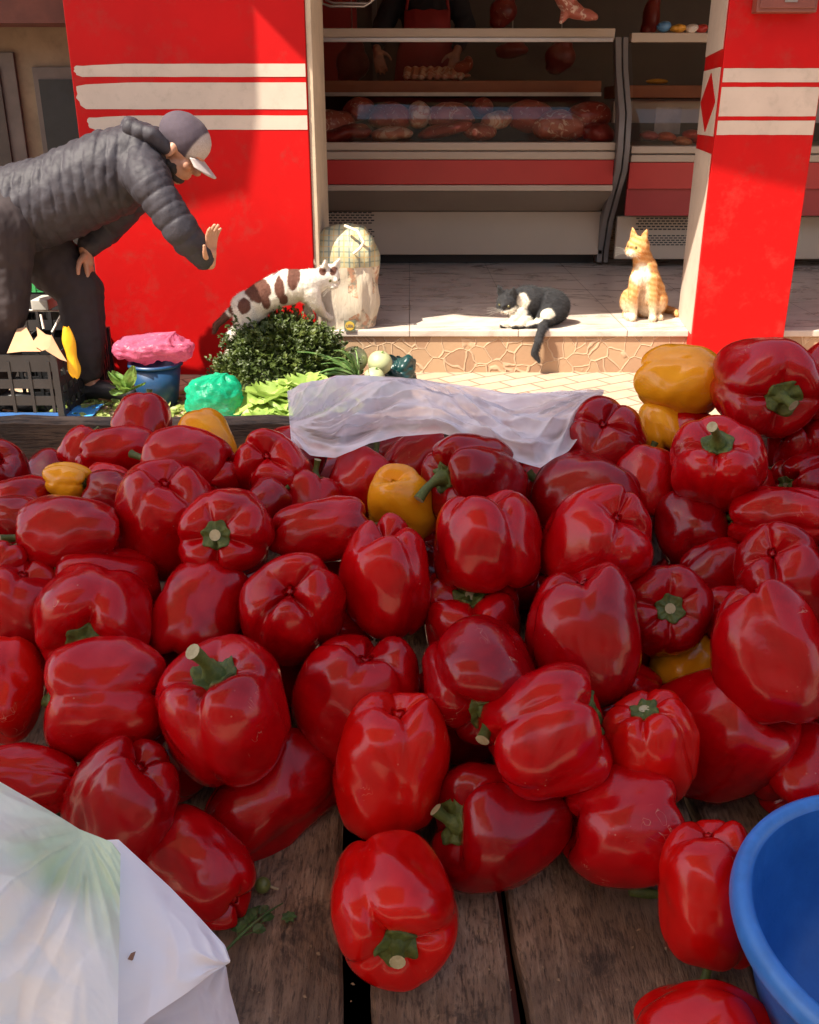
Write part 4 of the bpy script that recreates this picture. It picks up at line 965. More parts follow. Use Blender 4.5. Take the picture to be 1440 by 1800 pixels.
for i in range(9):
    row = []
    for j in range(13):
        a_ = lin(-1.25, 1.25, j / 12); rr = lin(.07, .165, i / 8) if True else 0
        row.append(HP(math.sin(a_) * lin(.078, .078, i / 8), .055 + math.cos(a_) * .03 + (i / 8) * .085 * math.cos(a_) ** .8 if math.cos(a_) > 0 else .05, .028 - .016 * (i / 8) - .010 * (j - 6) ** 2 / 36))
    P.append(row)
v_ = MB().grid(P).build('cap_visor', CAPW, None, smooth=True, solid=.005); v_.parent = man
HR = simple('dark_hair', (.018, .012, .010), .8, .3, 60, .6, 300)
wear('hair', HR, ells=[(HP(0, -.045, -.01), (.072, .062, .055), HQ)], voxel=.005)
wear('beard', HR, ells=[(HP(0, .035, -.082), (.046, .048, .026), HQ), (HP(.045, .02, -.06), (.016, .035, .03), HQ), (HP(-.045, .02, -.06), (.016, .035, .03), HQ)], voxel=.004, fn=lambda co, no: co + no * (fbm(co, 200, 2, 2) * .002)[:, None])
EYE = simple('eye_white', (.7, .66, .6), .2)
for sx in (1, -1):
    e_ = MB().lathe([(.0001, -.010)] + [(.010 * math.sin(a), -.010 * math.cos(a)) for a in [math.pi * k / 8 for k in range(1, 8)]] + [(.0001, .010)], HP(sx * .03, .078, .012), 12).build('eye', EYE, None, smooth=True); e_.parent = man

# ---- butcher behind the counter, in the dark
BY = 7.35
q_ = lambda px, py, dy=0: at(px, py, BY + dy)
bp = q_(750, 128); bz = bp.x
ch0 = q_(748, 20); nk = ch0 + Vector((0, 0, .17)); bh = nk + Vector((0, -.02, .19))
sL, sR = ch0 + Vector((-.19, 0, .10)), ch0 + Vector((.19, 0, .10)); eL, eR = q_(672, 48, -.05), q_(818, 42, -.05); wL, wR = q_(662, 88, -.25), q_(803, 92, -.28)
E, BP, BQ, _, _, _ = head_parts(bh, Vector((0, -1, -.3)), Vector((0, -.3, 1)), 1.0)
ft = FZ + .02
chs = [[(ch0 + Vector((0, 0, -.5)), .15), (ch0 + Vector((0, 0, -.2)), .14), (ch0, .15), (nk, .06), (bh, .055)], [(sL, .06), (ch0 + Vector((0, 0, .08)), .09), (sR, .06)], [(sL, .055), (eL, .042), (wL, .028)], [(sR, .055), (eR, .042), (wR, .028)],
       [(ch0 + Vector((-.09, 0, -.55)), .10), (Vector((bz - .1, BY, ft + .5)), .06), (Vector((bz - .1, BY, ft + .06)), .04), (Vector((bz - .1, BY - .16, ft + .03)), .03)],
       [(ch0 + Vector((.09, 0, -.55)), .10), (Vector((bz + .1, BY, ft + .5)), .06), (Vector((bz + .1, BY, ft + .06)), .04), (Vector((bz + .1, BY - .16, ft + .03)), .03)]]
hand(chs, wL, (.2, -.5, -.8), (.3, 0, -1), -1, .18, .5); hand(chs, wR, (-.2, -.5, -.8), (-.3, 0, -1), 1, .18, .5)
but = blob('person', SKIN, chains=chs, ells=E, voxel=.007, smooth=3); tag(but, 'butcher in black clothes and a red apron standing behind the long counter', 'person')
def wearb(nm, *a, **k): o = blob(nm, *a, **k); o.parent = but; return o
wearb('sweater', simple('black_wool', (.022, .018, .022), .9), chains=[[(ch0 + Vector((0, 0, -.45)), .17), (ch0 + Vector((0, 0, -.2)), .165), (ch0 + Vector((0, 0, .02)), .17), (nk + Vector((0, 0, -.04)), .085)], [(sL, .085), (ch0 + Vector((0, 0, .06)), .11), (sR, .085)], [(sL, .082), (eL, .07), (eL.lerp(wL, .75), .05)], [(sR, .082), (eR, .07), (eR.lerp(wR, .75), .05)]], voxel=.01, fn=lambda co, no: co + no * (fbm(co, 25, 5, 3) * .01)[:, None])
wearb('trousers', TR, chains=[[(ch0 + Vector((-.06, 0, -.55)), .14), (Vector((bz - .1, BY, ft + .5)), .09), (Vector((bz - .1, BY, ft + .08)), .07)], [(ch0 + Vector((.06, 0, -.55)), .14), (Vector((bz + .1, BY, ft + .5)), .09), (Vector((bz + .1, BY, ft + .08)), .07)]], voxel=.012)
wearb('hair', HR, ells=[(BP(0, -.025, .05), (.082, .098, .082), BQ)], voxel=.007)
AP = simple('red_apron', (.30, .018, .015), .7, .15, 6, .2, 60)
def aprow(z, hw, y): return [Vector((bz + hw * u, y + .05 * u * u * (hw / .17), z + .004 * math.sin(9 * u))) for u in [k / 8 - 1 for k in range(17)]]
zb0 = ch0.z - .005
P = [aprow(zb0, .15, BY - .185), aprow(zb0 - .12, .155, BY - .19), aprow(zb0 - .25, .20, BY - .185), aprow(zb0 - .5, .23, BY - .185), aprow(zb0 - .85, .24, BY - .17)]
o = MB().grid(P).build('apron', AP, None, smooth=True, solid=.006); o.parent = but
for sx in (-1, 1):
    o = MB().tube([Vector((bz + sx * .14, BY - .17, zb0)), Vector((bz + sx * .12, BY - .18, zb0 + .10)), Vector((bz + sx * .085, BY - .11, zb0 + .2)), Vector((bz + sx * .06, BY + .02, zb0 + .22))], .010, 6).build('apron_strap', AP, None, smooth=True); o.parent = but
# ================================================================== CATS
FUR = vcol_mat('cat_fur', .85, .4, 350)
def ell(c, r, ax=None, up=(0, 0, 1)):
    if ax is None: return (Vector(c), r, Quaternion())
    return (Vector(c), r, Vector(ax).to_track_quat('X', 'Z'))
def cat_head(c, f, up, s, chains, ells, eyes, ear=1.0):
    f = Vector(f).normalized(); up = Vector(up); up = (up - f * up.dot(f)).normalized(); r = f.cross(up)
    q = Matrix((r, f, up)).transposed().to_quaternion(); P = lambda x, y, z: c + (r * x + f * y + up * z) * s
    E = lambda x, y, z, a, b, d: ells.append((P(x, y, z), (a * s, b * s, d * s), q))
    E(0, 0, 0, .046, .045, .040); E(.022, .022, -.014, .022, .022, .018); E(-.022, .022, -.014, .022, .022, .018); E(0, .040, -.014, .016, .016, .013); E(.009, .048, -.019, .010, .010, .009); E(-.009, .048, -.019, .010, .010, .009)
    E(0, .036, -.028, .012, .012, .008); E(0, .036, .008, .012, .018, .012); E(0, .056, -.010, .004, .003, .003)
    for sx in (1, -1):
        b0 = P(sx * .024, -.002, .030); tip = P(sx * .036, -.004, .030 + .040 * ear)
        for u in (-.6, 0, .6): chains.append([(b0 + r * (u * .018 * s) , .0095 * s), (b0.lerp(tip, .55) + r * (u * .009 * s), .0065 * s), (tip, .003 * s)])
        eyes.append(P(sx * .020, .036, .004))
    return P, q, r, f
def add_eyes(cat, eyes, s, m):
    for e in eyes:
        o = MB().lathe([(.0001, -.0065 * s)] + [(.0065 * s * math.sin(a), -.0065 * s * math.cos(a)) for a in [math.pi * k / 6 for k in range(1, 6)]] + [(.0001, .0065 * s)], e, 10).build('eye', m, None, smooth=True); o.parent = cat
EYEM = simple('cat_eye', (.10, .09, .03), .1); NOSE = simple('cat_nose', (.45, .16, .12), .5)
def whiskers(cat, P, r, f, s):
    mb = MB()
    for sx in (1, -1):
        for k in range(4):
            a = P(sx * .012, .05, -.018 + .003 * k); d = (r * sx * 1.0 + f * .25 + Vector((0, 0, -.25 + .16 * k))).normalized()
            mb.tube([a, a + d * .035 * s, a + d * .06 * s + Vector((0, 0, -.006))], .0003, 4)
    o = mb.build('whiskers', simple('whisker', (.8, .75, .65), .4), None); o.parent = cat
furfn = lambda sd, a=.0022: (lambda co, no: co + no * (fbm(co * np.array([1, 1, .5]), 140, sd, 3) * a)[:, None])
def smoothstep(x, a, b): t = np.clip((x - a) / (b - a), 0, 1); return t * t * (3 - 2 * t)

# ---- ginger cat sitting on the sunny floor, looking left
Yg = 4.68; g_ = lambda px, py, dy=0: at(px, py, Yg + dy)
def on_floor(p, h): return Vector((p.x, p.y, FZ + h))
hc_ = g_(1122, 433); chains = []; ells = []; eyes = []
gP, gq, gr, gf = cat_head(hc_, (-.80, -.62, -.10), (0.05, 0, 1), 1.16, chains, ells, eyes, 1.0)
rump = on_floor(g_(1138, 535, .08), .075); chest = g_(1130, 487, -.01); shd = g_(1134, 470, .02)
ells += [ell(rump, (.095, .10, .085)), ell(g_(1137, 512, .05), (.085, .085, .085)), ell(g_(1133, 488, .02), (.066, .068, .075)), ell(shd, (.056, .058, .055))]
chains += [[(rump, .075), (g_(1136, 500, .04), .074), (shd, .052), (hc_ + Vector((.015, .01, -.02)), .040)]]
pawL = on_floor(g_(1113, 556, -.03), .016); pawR = on_floor(g_(1147, 560, -.04), .016)
chains += [[(g_(1119, 492, -.02), .036), (g_(1113, 520, -.035), .025), (pawL + Vector((0, .0, .03)), .018), (pawL, .018), (pawL + Vector((-.006, -.022, -.002)), .017)],
           [(g_(1145, 490, -.02), .036), (g_(1147, 522, -.04), .025), (pawR + Vector((0, 0, .03)), .018), (pawR, .018), (pawR + Vector((-.004, -.022, -.002)), .017)]]
for sx, px in ((-1, 1106), (1, 1155)):
    k_ = g_(px, 528, .02); kf = on_floor(k_, .02)
    ells.append((k_, (.040, .062, .058), Quaternion())); chains.append([(kf + Vector((0, .03, .0)), .022), (kf + Vector((sx * .008, -.05, -.004)), .017)])
tb0 = on_floor(rump + Vector((.06, .08, 0)), .022); chains.append([(tb0, .024), (tb0 + Vector((.05, .02, -.004)), .020), (tb0 + Vector((.09, -.04, -.006)), .017), (tb0 + Vector((.08, -.11, -.008)), .013)])
hcn = np.array(hc_); chn = np.array(g_(1128, 482, -.06)); 
def gcol(co):
    o1 = np.array([.62, .27, .075]); o2 = np.array([.78, .46, .20]); wh = np.array([.84, .72, .55])
    st = .5 + .5 * np.sin((co[:, 2] * 1.0 + co[:, 0] * .4) * 240 + 4 * fbm(co, 30, 3)); c = o1 + (o2 - o1) * (st * .8)[:, None]
    w1 = 1 - smoothstep(np.linalg.norm((co - chn) / np.array([.05, .08, .055]), axis=1), .75, 1.15)
    w2 = 1 - smoothstep(co[:, 2], FZ + .03, FZ + .12); w2 = w2 * (co[:, 1] < Yg + .02)
    mz = np.array(gP(0, .04, -.026)); w3 = 1 - smoothstep(np.linalg.norm(co - mz, axis=1), .018, .034)
    belly = (1 - smoothstep(np.linalg.norm((co - np.array(g_(1130, 522, -.04))) / np.array([.03, .06, .09]), axis=1), .7, 1.2)) * .55
    wv = np.clip(np.maximum.reduce([w1, w2 * .8, w3, belly]), 0, 1)[:, None]
    return c * (1 - wv) + wh * wv
cat1 = blob('cat', FUR, chains=chains, ells=ells, voxel=.0042, smooth=3, fn=furfn(3), colfn=gcol, fur=26000, flen=.009, keep=lambda b: np.linalg.norm(b - np.array(gP(0, .035, 0)), axis=1) > .034)
tag(cat1, 'ginger cat with a white chest sitting upright on the sunny marble floor', 'cat')
add_eyes(cat1, eyes, 1.1, EYEM); whiskers(cat1, gP, gr, gf, 1.1)

# ---- black and white cat crouching on the edge, tail hanging down
Yb = 4.55; b_ = lambda px, py, dy=0: at(px, py, Yb + dy)
hc_ = b_(893, 528, -.03); chains = []; ells = []; eyes = []
bP, bq, br_, bf = cat_head(hc_, (-.45, -.72, -.52), (-.12, -.3, 1), 1.12, chains, ells, eyes, 1.0)
ells += [ell(on_floor(b_(958, 545, .02), .085), (.115, .085, .083)), ell(b_(930, 528, .0), (.085, .07, .070)), ell(on_floor(b_(968, 550, .02), .07), (.085, .085, .072)), ell(on_floor(b_(915, 553, -.02), .055), (.06, .055, .055))]
chains += [[(b_(925, 527, 0), .060), (b_(905, 526, -.02), .045), (hc_, .038)],
           [(on_floor(b_(905, 556, -.05), .035), .028), (on_floor(b_(895, 562, -.07), .016), .018), (on_floor(b_(884, 566, -.08), .014), .015)],
           [(on_floor(b_(925, 556, -.06), .035), .028), (on_floor(b_(915, 566, -.09), .016), .018), (on_floor(b_(903, 570, -.10), .014), .015)],
           [(on_floor(b_(962, 556, -.06), .05), .046), (on_floor(b_(945, 566, -.07), .018), .02), (on_floor(b_(930, 568, -.09), .014), .016)]]
ells.append((on_floor(b_(965, 550, -.04), .06), (.06, .045, .055), Quaternion()))
t0 = on_floor(b_(955, 562, -.05), .024)
chains.append([(t0, .022), (Vector((b_(945, 574).x, DE - .03, FZ + .014)), .020), (Vector((b_(938, 590).x, DE - .050, FZ - .045)), .019), (Vector((b_(932, 600).x, DE - .045, FZ - .10)), .017), (Vector((b_(940, 612).x, DE - .05, FZ - .135)), .009)])
whc = [(b_(921, 532, -.10), (.035, .06, .038)), (b_(906, 555, -.08), (.050, .06, .045)), (b_(893, 566, -.08), (.04, .06, .022)), (b_(963, 551, -.12), (.034, .06, .024)), (b_(930, 565, -.10), (.05, .05, .02)), (bP(0, .045, -.026), (.020, .022, .018))]
def bcol(co):
    bk = np.array([.022, .024, .028]); wh = np.array([.72, .66, .54]); n = fbm(co, 60, 6) * .42
    wv = np.zeros(len(co))
    for c, r_ in whc: wv = np.maximum(wv, 1 - smoothstep(np.linalg.norm((co - np.array(c)) / np.array(r_), axis=1) + n, .85, 1.1))
    return bk + (wh - bk) * wv[:, None]
cat2 = blob('cat', FUR, chains=chains, ells=ells, voxel=.0042, smooth=3, fn=furfn(5), colfn=bcol, fur=26000, flow=(.7, .2, -.4), flen=.010, keep=lambda b: np.linalg.norm(b - np.array(bP(0, .035, 0)), axis=1) > .034)
tag(cat2, 'black and white cat crouching on the floor edge with its tail hanging down the stone', 'cat')
add_eyes(cat2, eyes, 1.1, EYEM); whiskers(cat2, bP, br_, bf, 1.1)

# ---- white cat with brown patches climbing from the herb heap to the shopping bag
Yw = 4.02; w_ = lambda px, py, dy=0: at(px, py, Yw + dy)
hc_ = w_(577, 484, .04); chains = []; ells = []; eyes = []
wP, wq, wr, wf = cat_head(hc_, (.62, -.62, -.48), (.10, -.1, 1), 1.08, chains, ells, eyes, 1.0)
chains += [[(w_(440, 538), .062), (w_(468, 520), .066), (w_(505, 503), .068), (w_(540, 500), .062), (w_(562, 492, .02), .045), (hc_, .038)],
           [(w_(434, 545, -.02), .058), (w_(430, 575, -.03), .038), (w_(408, 588, -.03), .020), (w_(412, 606, -.035), .014), (w_(402, 622, -.04), .014)],
           [(w_(446, 548, .04), .055), (w_(452, 575, .04), .036), (w_(436, 592, .04), .019), (w_(432, 615, .03), .014)],
           [(w_(546, 512, -.02), .042), (w_(556, 534, -.02), .026), (w_(568, 552, .05), .017), (w_(580, 560, .10), .016)],
           [(w_(540, 512, .03), .040), (w_(546, 532, .05), .024), (w_(540, 545, .05), .016), (w_(549, 556, .06), .014)],
           [(w_(425, 535), .028), (w_(410, 545, .01), .019), (w_(396, 558, .01), .017), (w_(380, 572, .01), .015), (w_(377, 584, .01), .010)]]
ells += [ell(w_(440, 540), (.080, .062, .070)), ell(w_(500, 508), (.095, .060, .066)), ell(w_(540, 505), (.062, .056, .064))]
pat = [(w_(432, 535, -.03), (.030, .12, .030)), (w_(456, 510, -.03), (.055, .12, .052)), (w_(470, 528, -.03), (.022, .12, .032)), (w_(493, 505, -.03), (.022, .12, .060)), (w_(499, 524, -.03), (.020, .12, .028)), (w_(517, 483, -.03), (.026, .12, .055)),
       (w_(384, 570), (.08, .06, .06)), (w_(412, 545), (.03, .06, .025)), (w_(568, 474, .04), (.018, .06, .018)), (w_(588, 476, .04), (.015, .06, .018))]
def wcol(co):
    bk = np.array([.12, .045, .03]); wh = np.array([.74, .68, .60]); n = fbm(co, 45, 7) * .34; wv = np.zeros(len(co))
    for c, r_ in pat: wv = np.maximum(wv, 1 - smoothstep(np.linalg.norm((co - np.array(c)) / np.array(r_), axis=1) + n, .88, 1.06))
    return wh + (bk - wh) * wv[:, None]
cat3 = blob('cat', FUR, chains=chains, ells=ells, voxel=.0042, smooth=3, fn=furfn(8), colfn=wcol, fur=26000, flow=(-.8, 0, -.4), flen=.008, keep=lambda b: np.linalg.norm(b - np.array(wP(0, .035, 0)), axis=1) > .034)
tag(cat3, 'white cat with brown patches climbing off the herb heap towards the shopping bag', 'cat')
add_eyes(cat3, eyes, 1.1, EYEM); whiskers(cat3, wP, wr, wf, 1.1)

# ================================================================== SHOPPING BAG
bgx0, bgx1 = at(549, 500, 4.5).x, at(662, 500, 4.5).x
bc = Vector(((bgx0 + bgx1) / 2, 4.56, FZ)); W_ = (bgx1 - bgx0) / 2 * 1.06; ztop = at(610, 396, 4.56).z; H_ = ztop - FZ
m = NM('printed_woven_bag'); v = m.coords()
sx = m.n('SeparateXYZ'); m.l(v, sx.inputs[0])
def lines(axis, freq, wdt, ph=0): 
    q = m.math('FRACT', m.math('ADD', m.math('MULTIPLY', sx.outputs[axis], freq), ph)); return m.math('LESS_THAN', q, wdt)
topm = m.math('GREATER_THAN', sx.outputs[2], FZ + H_ * .62)
cream = m.ramp(m.noise(v, 8, 3), [(.3, (.50, .42, .31)), (.7, (.62, .54, .43))])
pl_ = m.mix(m.math('MULTIPLY', lines(0, 22, .16), .7), (.42, .40, .25), (.08, .14, .17)); pl_ = m.mix(m.math('MULTIPLY', lines(2, 22, .14), .7), pl_, (.14, .18, .14)); pl_ = m.mix(m.math('MULTIPLY', lines(0, 22, .10, .5), .7), pl_, (.50, .32, .10)); pl_ = m.mix(m.math('MULTIPLY', lines(2, 22, .10, .5), .6), pl_, (.50, .32, .12))
vo = m.n('TexVoronoi'); vo.inputs['Scale'].default_value = 9; m.l(m.coords(scale=(1, 1, .8)), vo.inputs[0]); sc_ = m.n('SeparateColor'); m.l(vo.outputs['Color'], sc_.inputs[0])
pic = m.mix(m.math('MULTIPLY', m.ramp(m.noise(v, 30, 4, .7), [(.45, 0.), (.55, 1.)]), .8), (.42, .22, .13), (.16, .18, .14))
pic = m.mix(m.ramp(m.noise(v, 17, 3, .7), [(.5, 0.), (.6, 1.)]), pic, (.60, .50, .36))
pm = m.math('MULTIPLY', m.math('GREATER_THAN', sc_.outputs[0], .45), m.math('GREATER_THAN', sx.outputs[0], bc.x + .02))
pm2 = m.math('MULTIPLY', m.math('GREATER_THAN', sc_.outputs[1], .55), m.math('LESS_THAN', sx.outputs[0], bc.x - W_ * .35))
low = m.mix(pm, cream, pic); low = m.mix(pm2, low, pic)
m.base(m.mix(topm, low, pl_)); m.set(Roughness=.4); m.bump(m.noise(m.coords(scale=(2.2, 1, .6)), 20, 4, .6, 1.), .4, .010); BAGM = m.m
n = 56; P = []
for i in range(21):
    t = i / 20; z_ = FZ + .002 + H_ * min(1, t * 1.02); row = []
    k = 1 - .10 * (1 - t) ** 2
    if t > .62: k *= math.sqrt(max(0.0, 1 - ((t - .62) / .385) ** 2.3)) * .98 + .02
    for j in range(n):
        a = 2 * math.pi * j / n; c, s = math.cos(a), math.sin(a)
        cx = math.copysign(abs(c) ** .5, c) * W_; cy = math.copysign(abs(s) ** .6, s) * .13
        p = Vector((bc.x + cx * k, bc.y + cy * k, z_))
        nn = noise.noise(Vector((p.x * 9, p.y * 9, p.z * 7))) * .008 + noise.noise(Vector((p.x * 24, p.y * 24, p.z * 15 + 5))) * .006
        nn += .030 * abs(noise.noise(Vector((p.x * 20 + 7, 0, p.z * 5)))) * (1 if s < 0 else .5)
        row.append(p + Vector((c, s, .3 * (t > .6))) * nn * (1 if t > .05 else .2))
    P.append(row)
bag = empty('shopping_bag', (bc.x, bc.y, FZ)); tag(bag, 'full printed shopping bag with a checked top standing at the floor edge', 'bag')
mb = MB().grid(P, closed=True); mb.add(P[-1], [tuple(range(n))]); mb.add(P[0], [tuple(range(n))[::-1]])
mb.build('sack', BAGM, bag, smooth=True)
hm = simple('bag_handle', (.72, .66, .50), .5)
MB().tube([at(606, 397, 4.44), at(628, 406, 4.41), at(640, 425, 4.40), at(634, 436, 4.40), at(622, 446, 4.41)], .007, 8).build('handle', hm, bag, smooth=True)
MB().tube([at(552, 440, 4.43), at(546, 448, 4.40), at(552, 462, 4.40), at(560, 470, 4.42)], .007, 8).build('handle', hm, bag, smooth=True)
lx, lz = at(615, 573, 4.41).x, zof(573, 4.41); r_ = .022
MB().box((lx - r_ * 1.15, 4.4115, lz - r_ * 1.15), (lx + r_ * 1.15, 4.4135, lz + r_ * 1.15)).build('printed_square', simple('mark_blue', (.12, .14, .10), .5), bag)
disc = [Vector((lx + r_ * .95 * math.cos(2 * math.pi * k / 28), 4.4105, lz + r_ * .95 * math.sin(2 * math.pi * k / 28))) for k in range(28)]
MB().prism(disc, (0, .001, 0)).build('printed_disc', simple('mark_yellow', (.55, .36, .05), .5), bag)
tc = bpy.data.curves.new('logo_writing', 'FONT'); tc.body = 'LIDL'; tc.size = .017; tc.align_x = 'CENTER'; tc.align_y = 'CENTER'; tc.extrude = .0004
to = bpy.data.objects.new('tmp', tc); col.objects.link(to); dg = bpy.context.evaluated_depsgraph_get(); dg.update(); me = bpy.data.meshes.new_from_object(to.evaluated_get(dg)); bpy.data.objects.remove(to)
me.transform(Matrix.Translation((lx, 4.4095, lz)) @ Matrix.Rotation(math.pi / 2, 4, 'X')); me.materials.clear(); link_mesh('logo_writing', me, simple('mark_ink', (.05, .06, .18), .5), bag, smooth=False)
# ================================================================== THINGS ON THE STALL
def tpt(px, py, h=0):
    d = ray(px, py); zc = (T0 + TS * (CAM.y - .5) + h - CAM.z) / (d.z - TS * d.y); return CAM + d * zc
TN = Vector((0, -TS, 1)).normalized()
def resample(pts, n):
    pts = [Vector(p) for p in pts]; L = [0]
    for a, b in zip(pts[:-1], pts[1:]): L.append(L[-1] + (b - a).length)
    out = []
    for i in range(n + 1):
        s = L[-1] * i / n; k = 0
        while k < len(L) - 2 and L[k + 1] < s: k += 1
        t = (s - L[k]) / max(1e-9, L[k + 1] - L[k]); out.append(pts[k].lerp(pts[k + 1], t))
    return out
def vor(q):
    d, _ = noise.voronoi(q, distance_metric='DISTANCE', exponent=2.5); return d[1] - d[0]
def crumple(p, sc, seed, sharp=1.0):
    q = p * sc * .55 + Vector((seed, seed * 2.3, seed * .7))
    return 1.3 * vor(q) + .55 * vor(q * 2.3 + Vector((4, 1, 2))) + .9 * noise.noise(q * .8) - .75
def sheet(top, bot, nu, nv, amp, sc, seed, bulge=0, edge=.25, nrm=None, gather=()):
    """crumpled film between two 3-D curves"""
    A = resample(top, nu); B = resample(bot, nu); P = []
    for i in range(nv + 1):
        t = i / nv; row = []
        for j in range(nu + 1):
            p = A[j].lerp(B[j], t); n_ = nrm or (CAM - p).normalized()
            e = min(1, edge + 4 * min(t, 1 - t, j / nu, 1 - j / nu))
            pl = 0
            for gu, gt, ga, gf_ in gather:
                du, dt2 = j / nu - gu, (t - gt) * .5; an = math.atan2(dt2, abs(du) + .02); rr_ = math.hypot(du, dt2)
                pl += ga * min(1, rr_ * 5) * math.exp(-rr_ * 1.2) * (1 - 2.6 * abs(noise.noise(Vector((an * gf_, rr_ * 2.2, seed + gu)))))
            row.append(p + n_ * (pl * e) + Vector((0, 0, .4)) * (pl * e) + n_ * (bulge * math.sin(math.pi * t) * math.sin(math.pi * min(1, max(0, .08 + .84 * j / nu))) + amp * e * crumple(p, sc, seed)) + Vector((0, 0, 1)) * (.25 * amp * e * crumple(p * 1.3, sc * 1.4, seed + 5)))
        P.append(row)
    return P
def dp(l): return [depth(*p) for p in l]
# translucent bag lying over the back of the heap
BAGF = film('milky_film', (.95, .90, .93), alpha=.50, rough=.18, trans=.25, scale=9)
fr_t = dp([(505,690,1.10),(530,676,1.12),(575,667,1.14),(620,660,1.15),(700,664,1.15),(800,676,1.14),(880,692,1.12),(930,694,1.10),(980,690,1.08),(1030,687,1.06),(1062,688,1.05)])
fr_b = dp([(512,776,1.01),(545,800,.99),(590,808,.985),(650,782,.99),(700,768,1.00),(776,764,1.00),(830,782,.985),(880,803,.955),(950,823,.945),(1000,792,.97),(1035,750,1.0),(1060,694,1.04)])
P = sheet(fr_t, fr_b, 200, 64, .010, 22, 2.0, bulge=.014, gather=((1.02, .3, .020, 5), (-.02, .7, .022, 5), (.42, -.1, .016, 4)))
bk_t = [p + Vector((0, .004, 0)) for p in fr_t]; bk_b = dp([(520,745,1.06),(600,768,1.07),(700,745,1.08),(800,745,1.07),(900,775,1.02),(980,760,1.02),(1058,700,1.05)])
P2 = sheet(bk_t, bk_b, 110, 18, .010, 17, 9.0, bulge=-.01)
tb_ = MB().grid(P); tb_.grid(P2); o = tb_.build('plastic_bag', BAGF, None, smooth=True); tag(o, 'milky translucent plastic bag draped over the back of the pepper heap', 'bag')
# white bags at the lower left
WA = film('pale_green_film', (.94, .95, .92), alpha=.06, rough=.32, trans=.2, scale=9, tint=(.66, .82, .58))
WB = film('white_film', (.95, .94, .97), alpha=.02, rough=.4, trans=.15, scale=5)
WC = film('thin_white_film', (.90, .84, .86), alpha=.12, rough=.35, trans=.35, scale=12)
P = sheet(dp([(-420,1420,.70),(-250,1330,.69),(-80,1335,.66),(0,1374,.655),(60,1408,.65),(140,1458,.64),(196,1480,.63),(212,1500,.625)]), dp([(-420,2000,.52),(-250,1960,.50),(-80,1900,.50),(0,1900,.505),(60,1900,.51),(120,1900,.515),(170,1900,.52),(206,1900,.525)]), 170, 150, .016, 13, 4.0, bulge=.03, gather=((.9, -.05, .012, 3), (0, 1.0, .014, 3)))
o = MB().grid(P).build('plastic_bag', WA, None, smooth=True); tag(o, 'crumpled white bag with pale green tinge in the lower left corner', 'bag')
P = sheet(dp([(160,1478,.640),(208,1475,.640),(300,1560,.640),(352,1614,.630),(396,1662,.622),(405,1688,.618)]), dp([(150,1900,.545),(200,1850,.555),(262,1790,.57),(330,1745,.59),(372,1712,.605),(404,1692,.617)]), 90, 80, .006, 6, 7.0, bulge=.012, gather=((1.02, 1.0, .006, 3),))
o = MB().grid(P).build('plastic_bag', WB, None, smooth=True); tag(o, 'smooth white bag folded to a corner, beside the crumpled greenish white one', 'bag')
P = sheet(dp([(180,1800,.575),(262,1770,.585),(330,1738,.603),(372,1708,.617),(396,1696,.624)]), dp([(180,1900,.560),(300,1900,.57),(380,1900,.585),(432,1860,.60),(421,1800,.615),(404,1740,.622),(398,1700,.624)]), 60, 40, .010, 16, 12.0, bulge=.008)
o = MB().grid(P).build('plastic_bag', WC, None, smooth=True); tag(o, 'thin wrinkled bag sticking out under the folded white one', 'bag')
fl = tpt(0, 0); c_ = depth(228, 1685, .588)
o = MB().prism([c_ + Vector(q) for q in ((-.003, 0, -.004), (.0015, 0, .0045), (.0045, .0, .006), (.002, 0, -.001))], (0, -.0008, .0006)).build('dry_flake', simple('dry_flake', (.22, .13, .10), .8), None); tag(o, 'small brown dry flake lying on the folded white bag', 'flake')
P = sheet(dp([(-60,838,1.08),(0,840,1.08),(20,856,1.08)]), dp([(-60,880,1.05),(-10,880,1.05),(14,862,1.07)]), 20, 12, .006, 20, 3.0)
o = MB().grid(P).build('paper_scrap', WB, None, smooth=True); tag(o, 'white scrap showing at the left edge below the rear board', 'paper')
# blue bowl
BL = NM('blue_plastic'); v = BL.coords(); f = BL.noise(v, 30, 6, .7)
BL.base(BL.ramp(f, [(.3, (.010, .085, .33)), (.7, (.020, .13, .44))])); BL.set(Roughness=BL.ramp(BL.noise(v, 90, 6, .8), [(.3, .25), (.75, .5)])); BL.bump(BL.noise(v, 160, 3), .08, .001)
bcn = depth(1620, 1622, .585); R0 = .1105
bowl = empty('plastic_bowl', tpt(1606, 1700)); tag(bowl, 'blue plastic bowl cut off by the lower right corner', 'bowl')
prof = [(.0001, -.088), (R0 * .5, -.088), (R0 * .62, -.082), (R0 * .74, -.06), (R0 * .82, -.03), (R0 * .865, -.008), (R0 * .885, -.0015)]
prim = [(R0 * .885, -.0015), (R0 * .90, .0015), (R0 * .925, .0035), (R0 * .955, .0035), (R0 * .98, .0015), (R0 * .995, -.003), (R0, -.009), (R0 * .985, -.0135), (R0 * .955, -.0145), (R0 * .93, -.014)]
pout = [(R0 * .93, -.014), (R0 * .86, -.04), (R0 * .78, -.07), (R0 * .66, -.09), (R0 * .5, -.096), (.0001, -.096)]
ax = Vector((0, -.09, 1)).normalized()
MB().lathe(prof, bcn, 96, axis=ax).build('inside', BL.m, bowl, smooth=True)
BL2 = simple('blue_plastic_rim', (.035, .17, .52), .35, .15, 60, .05, 200)
MB().lathe(prim, bcn, 96, axis=ax).build('rim', BL2, bowl, smooth=True)
MB().lathe(pout, bcn, 96, axis=ax).build('outside', BL.m, bowl, smooth=True)
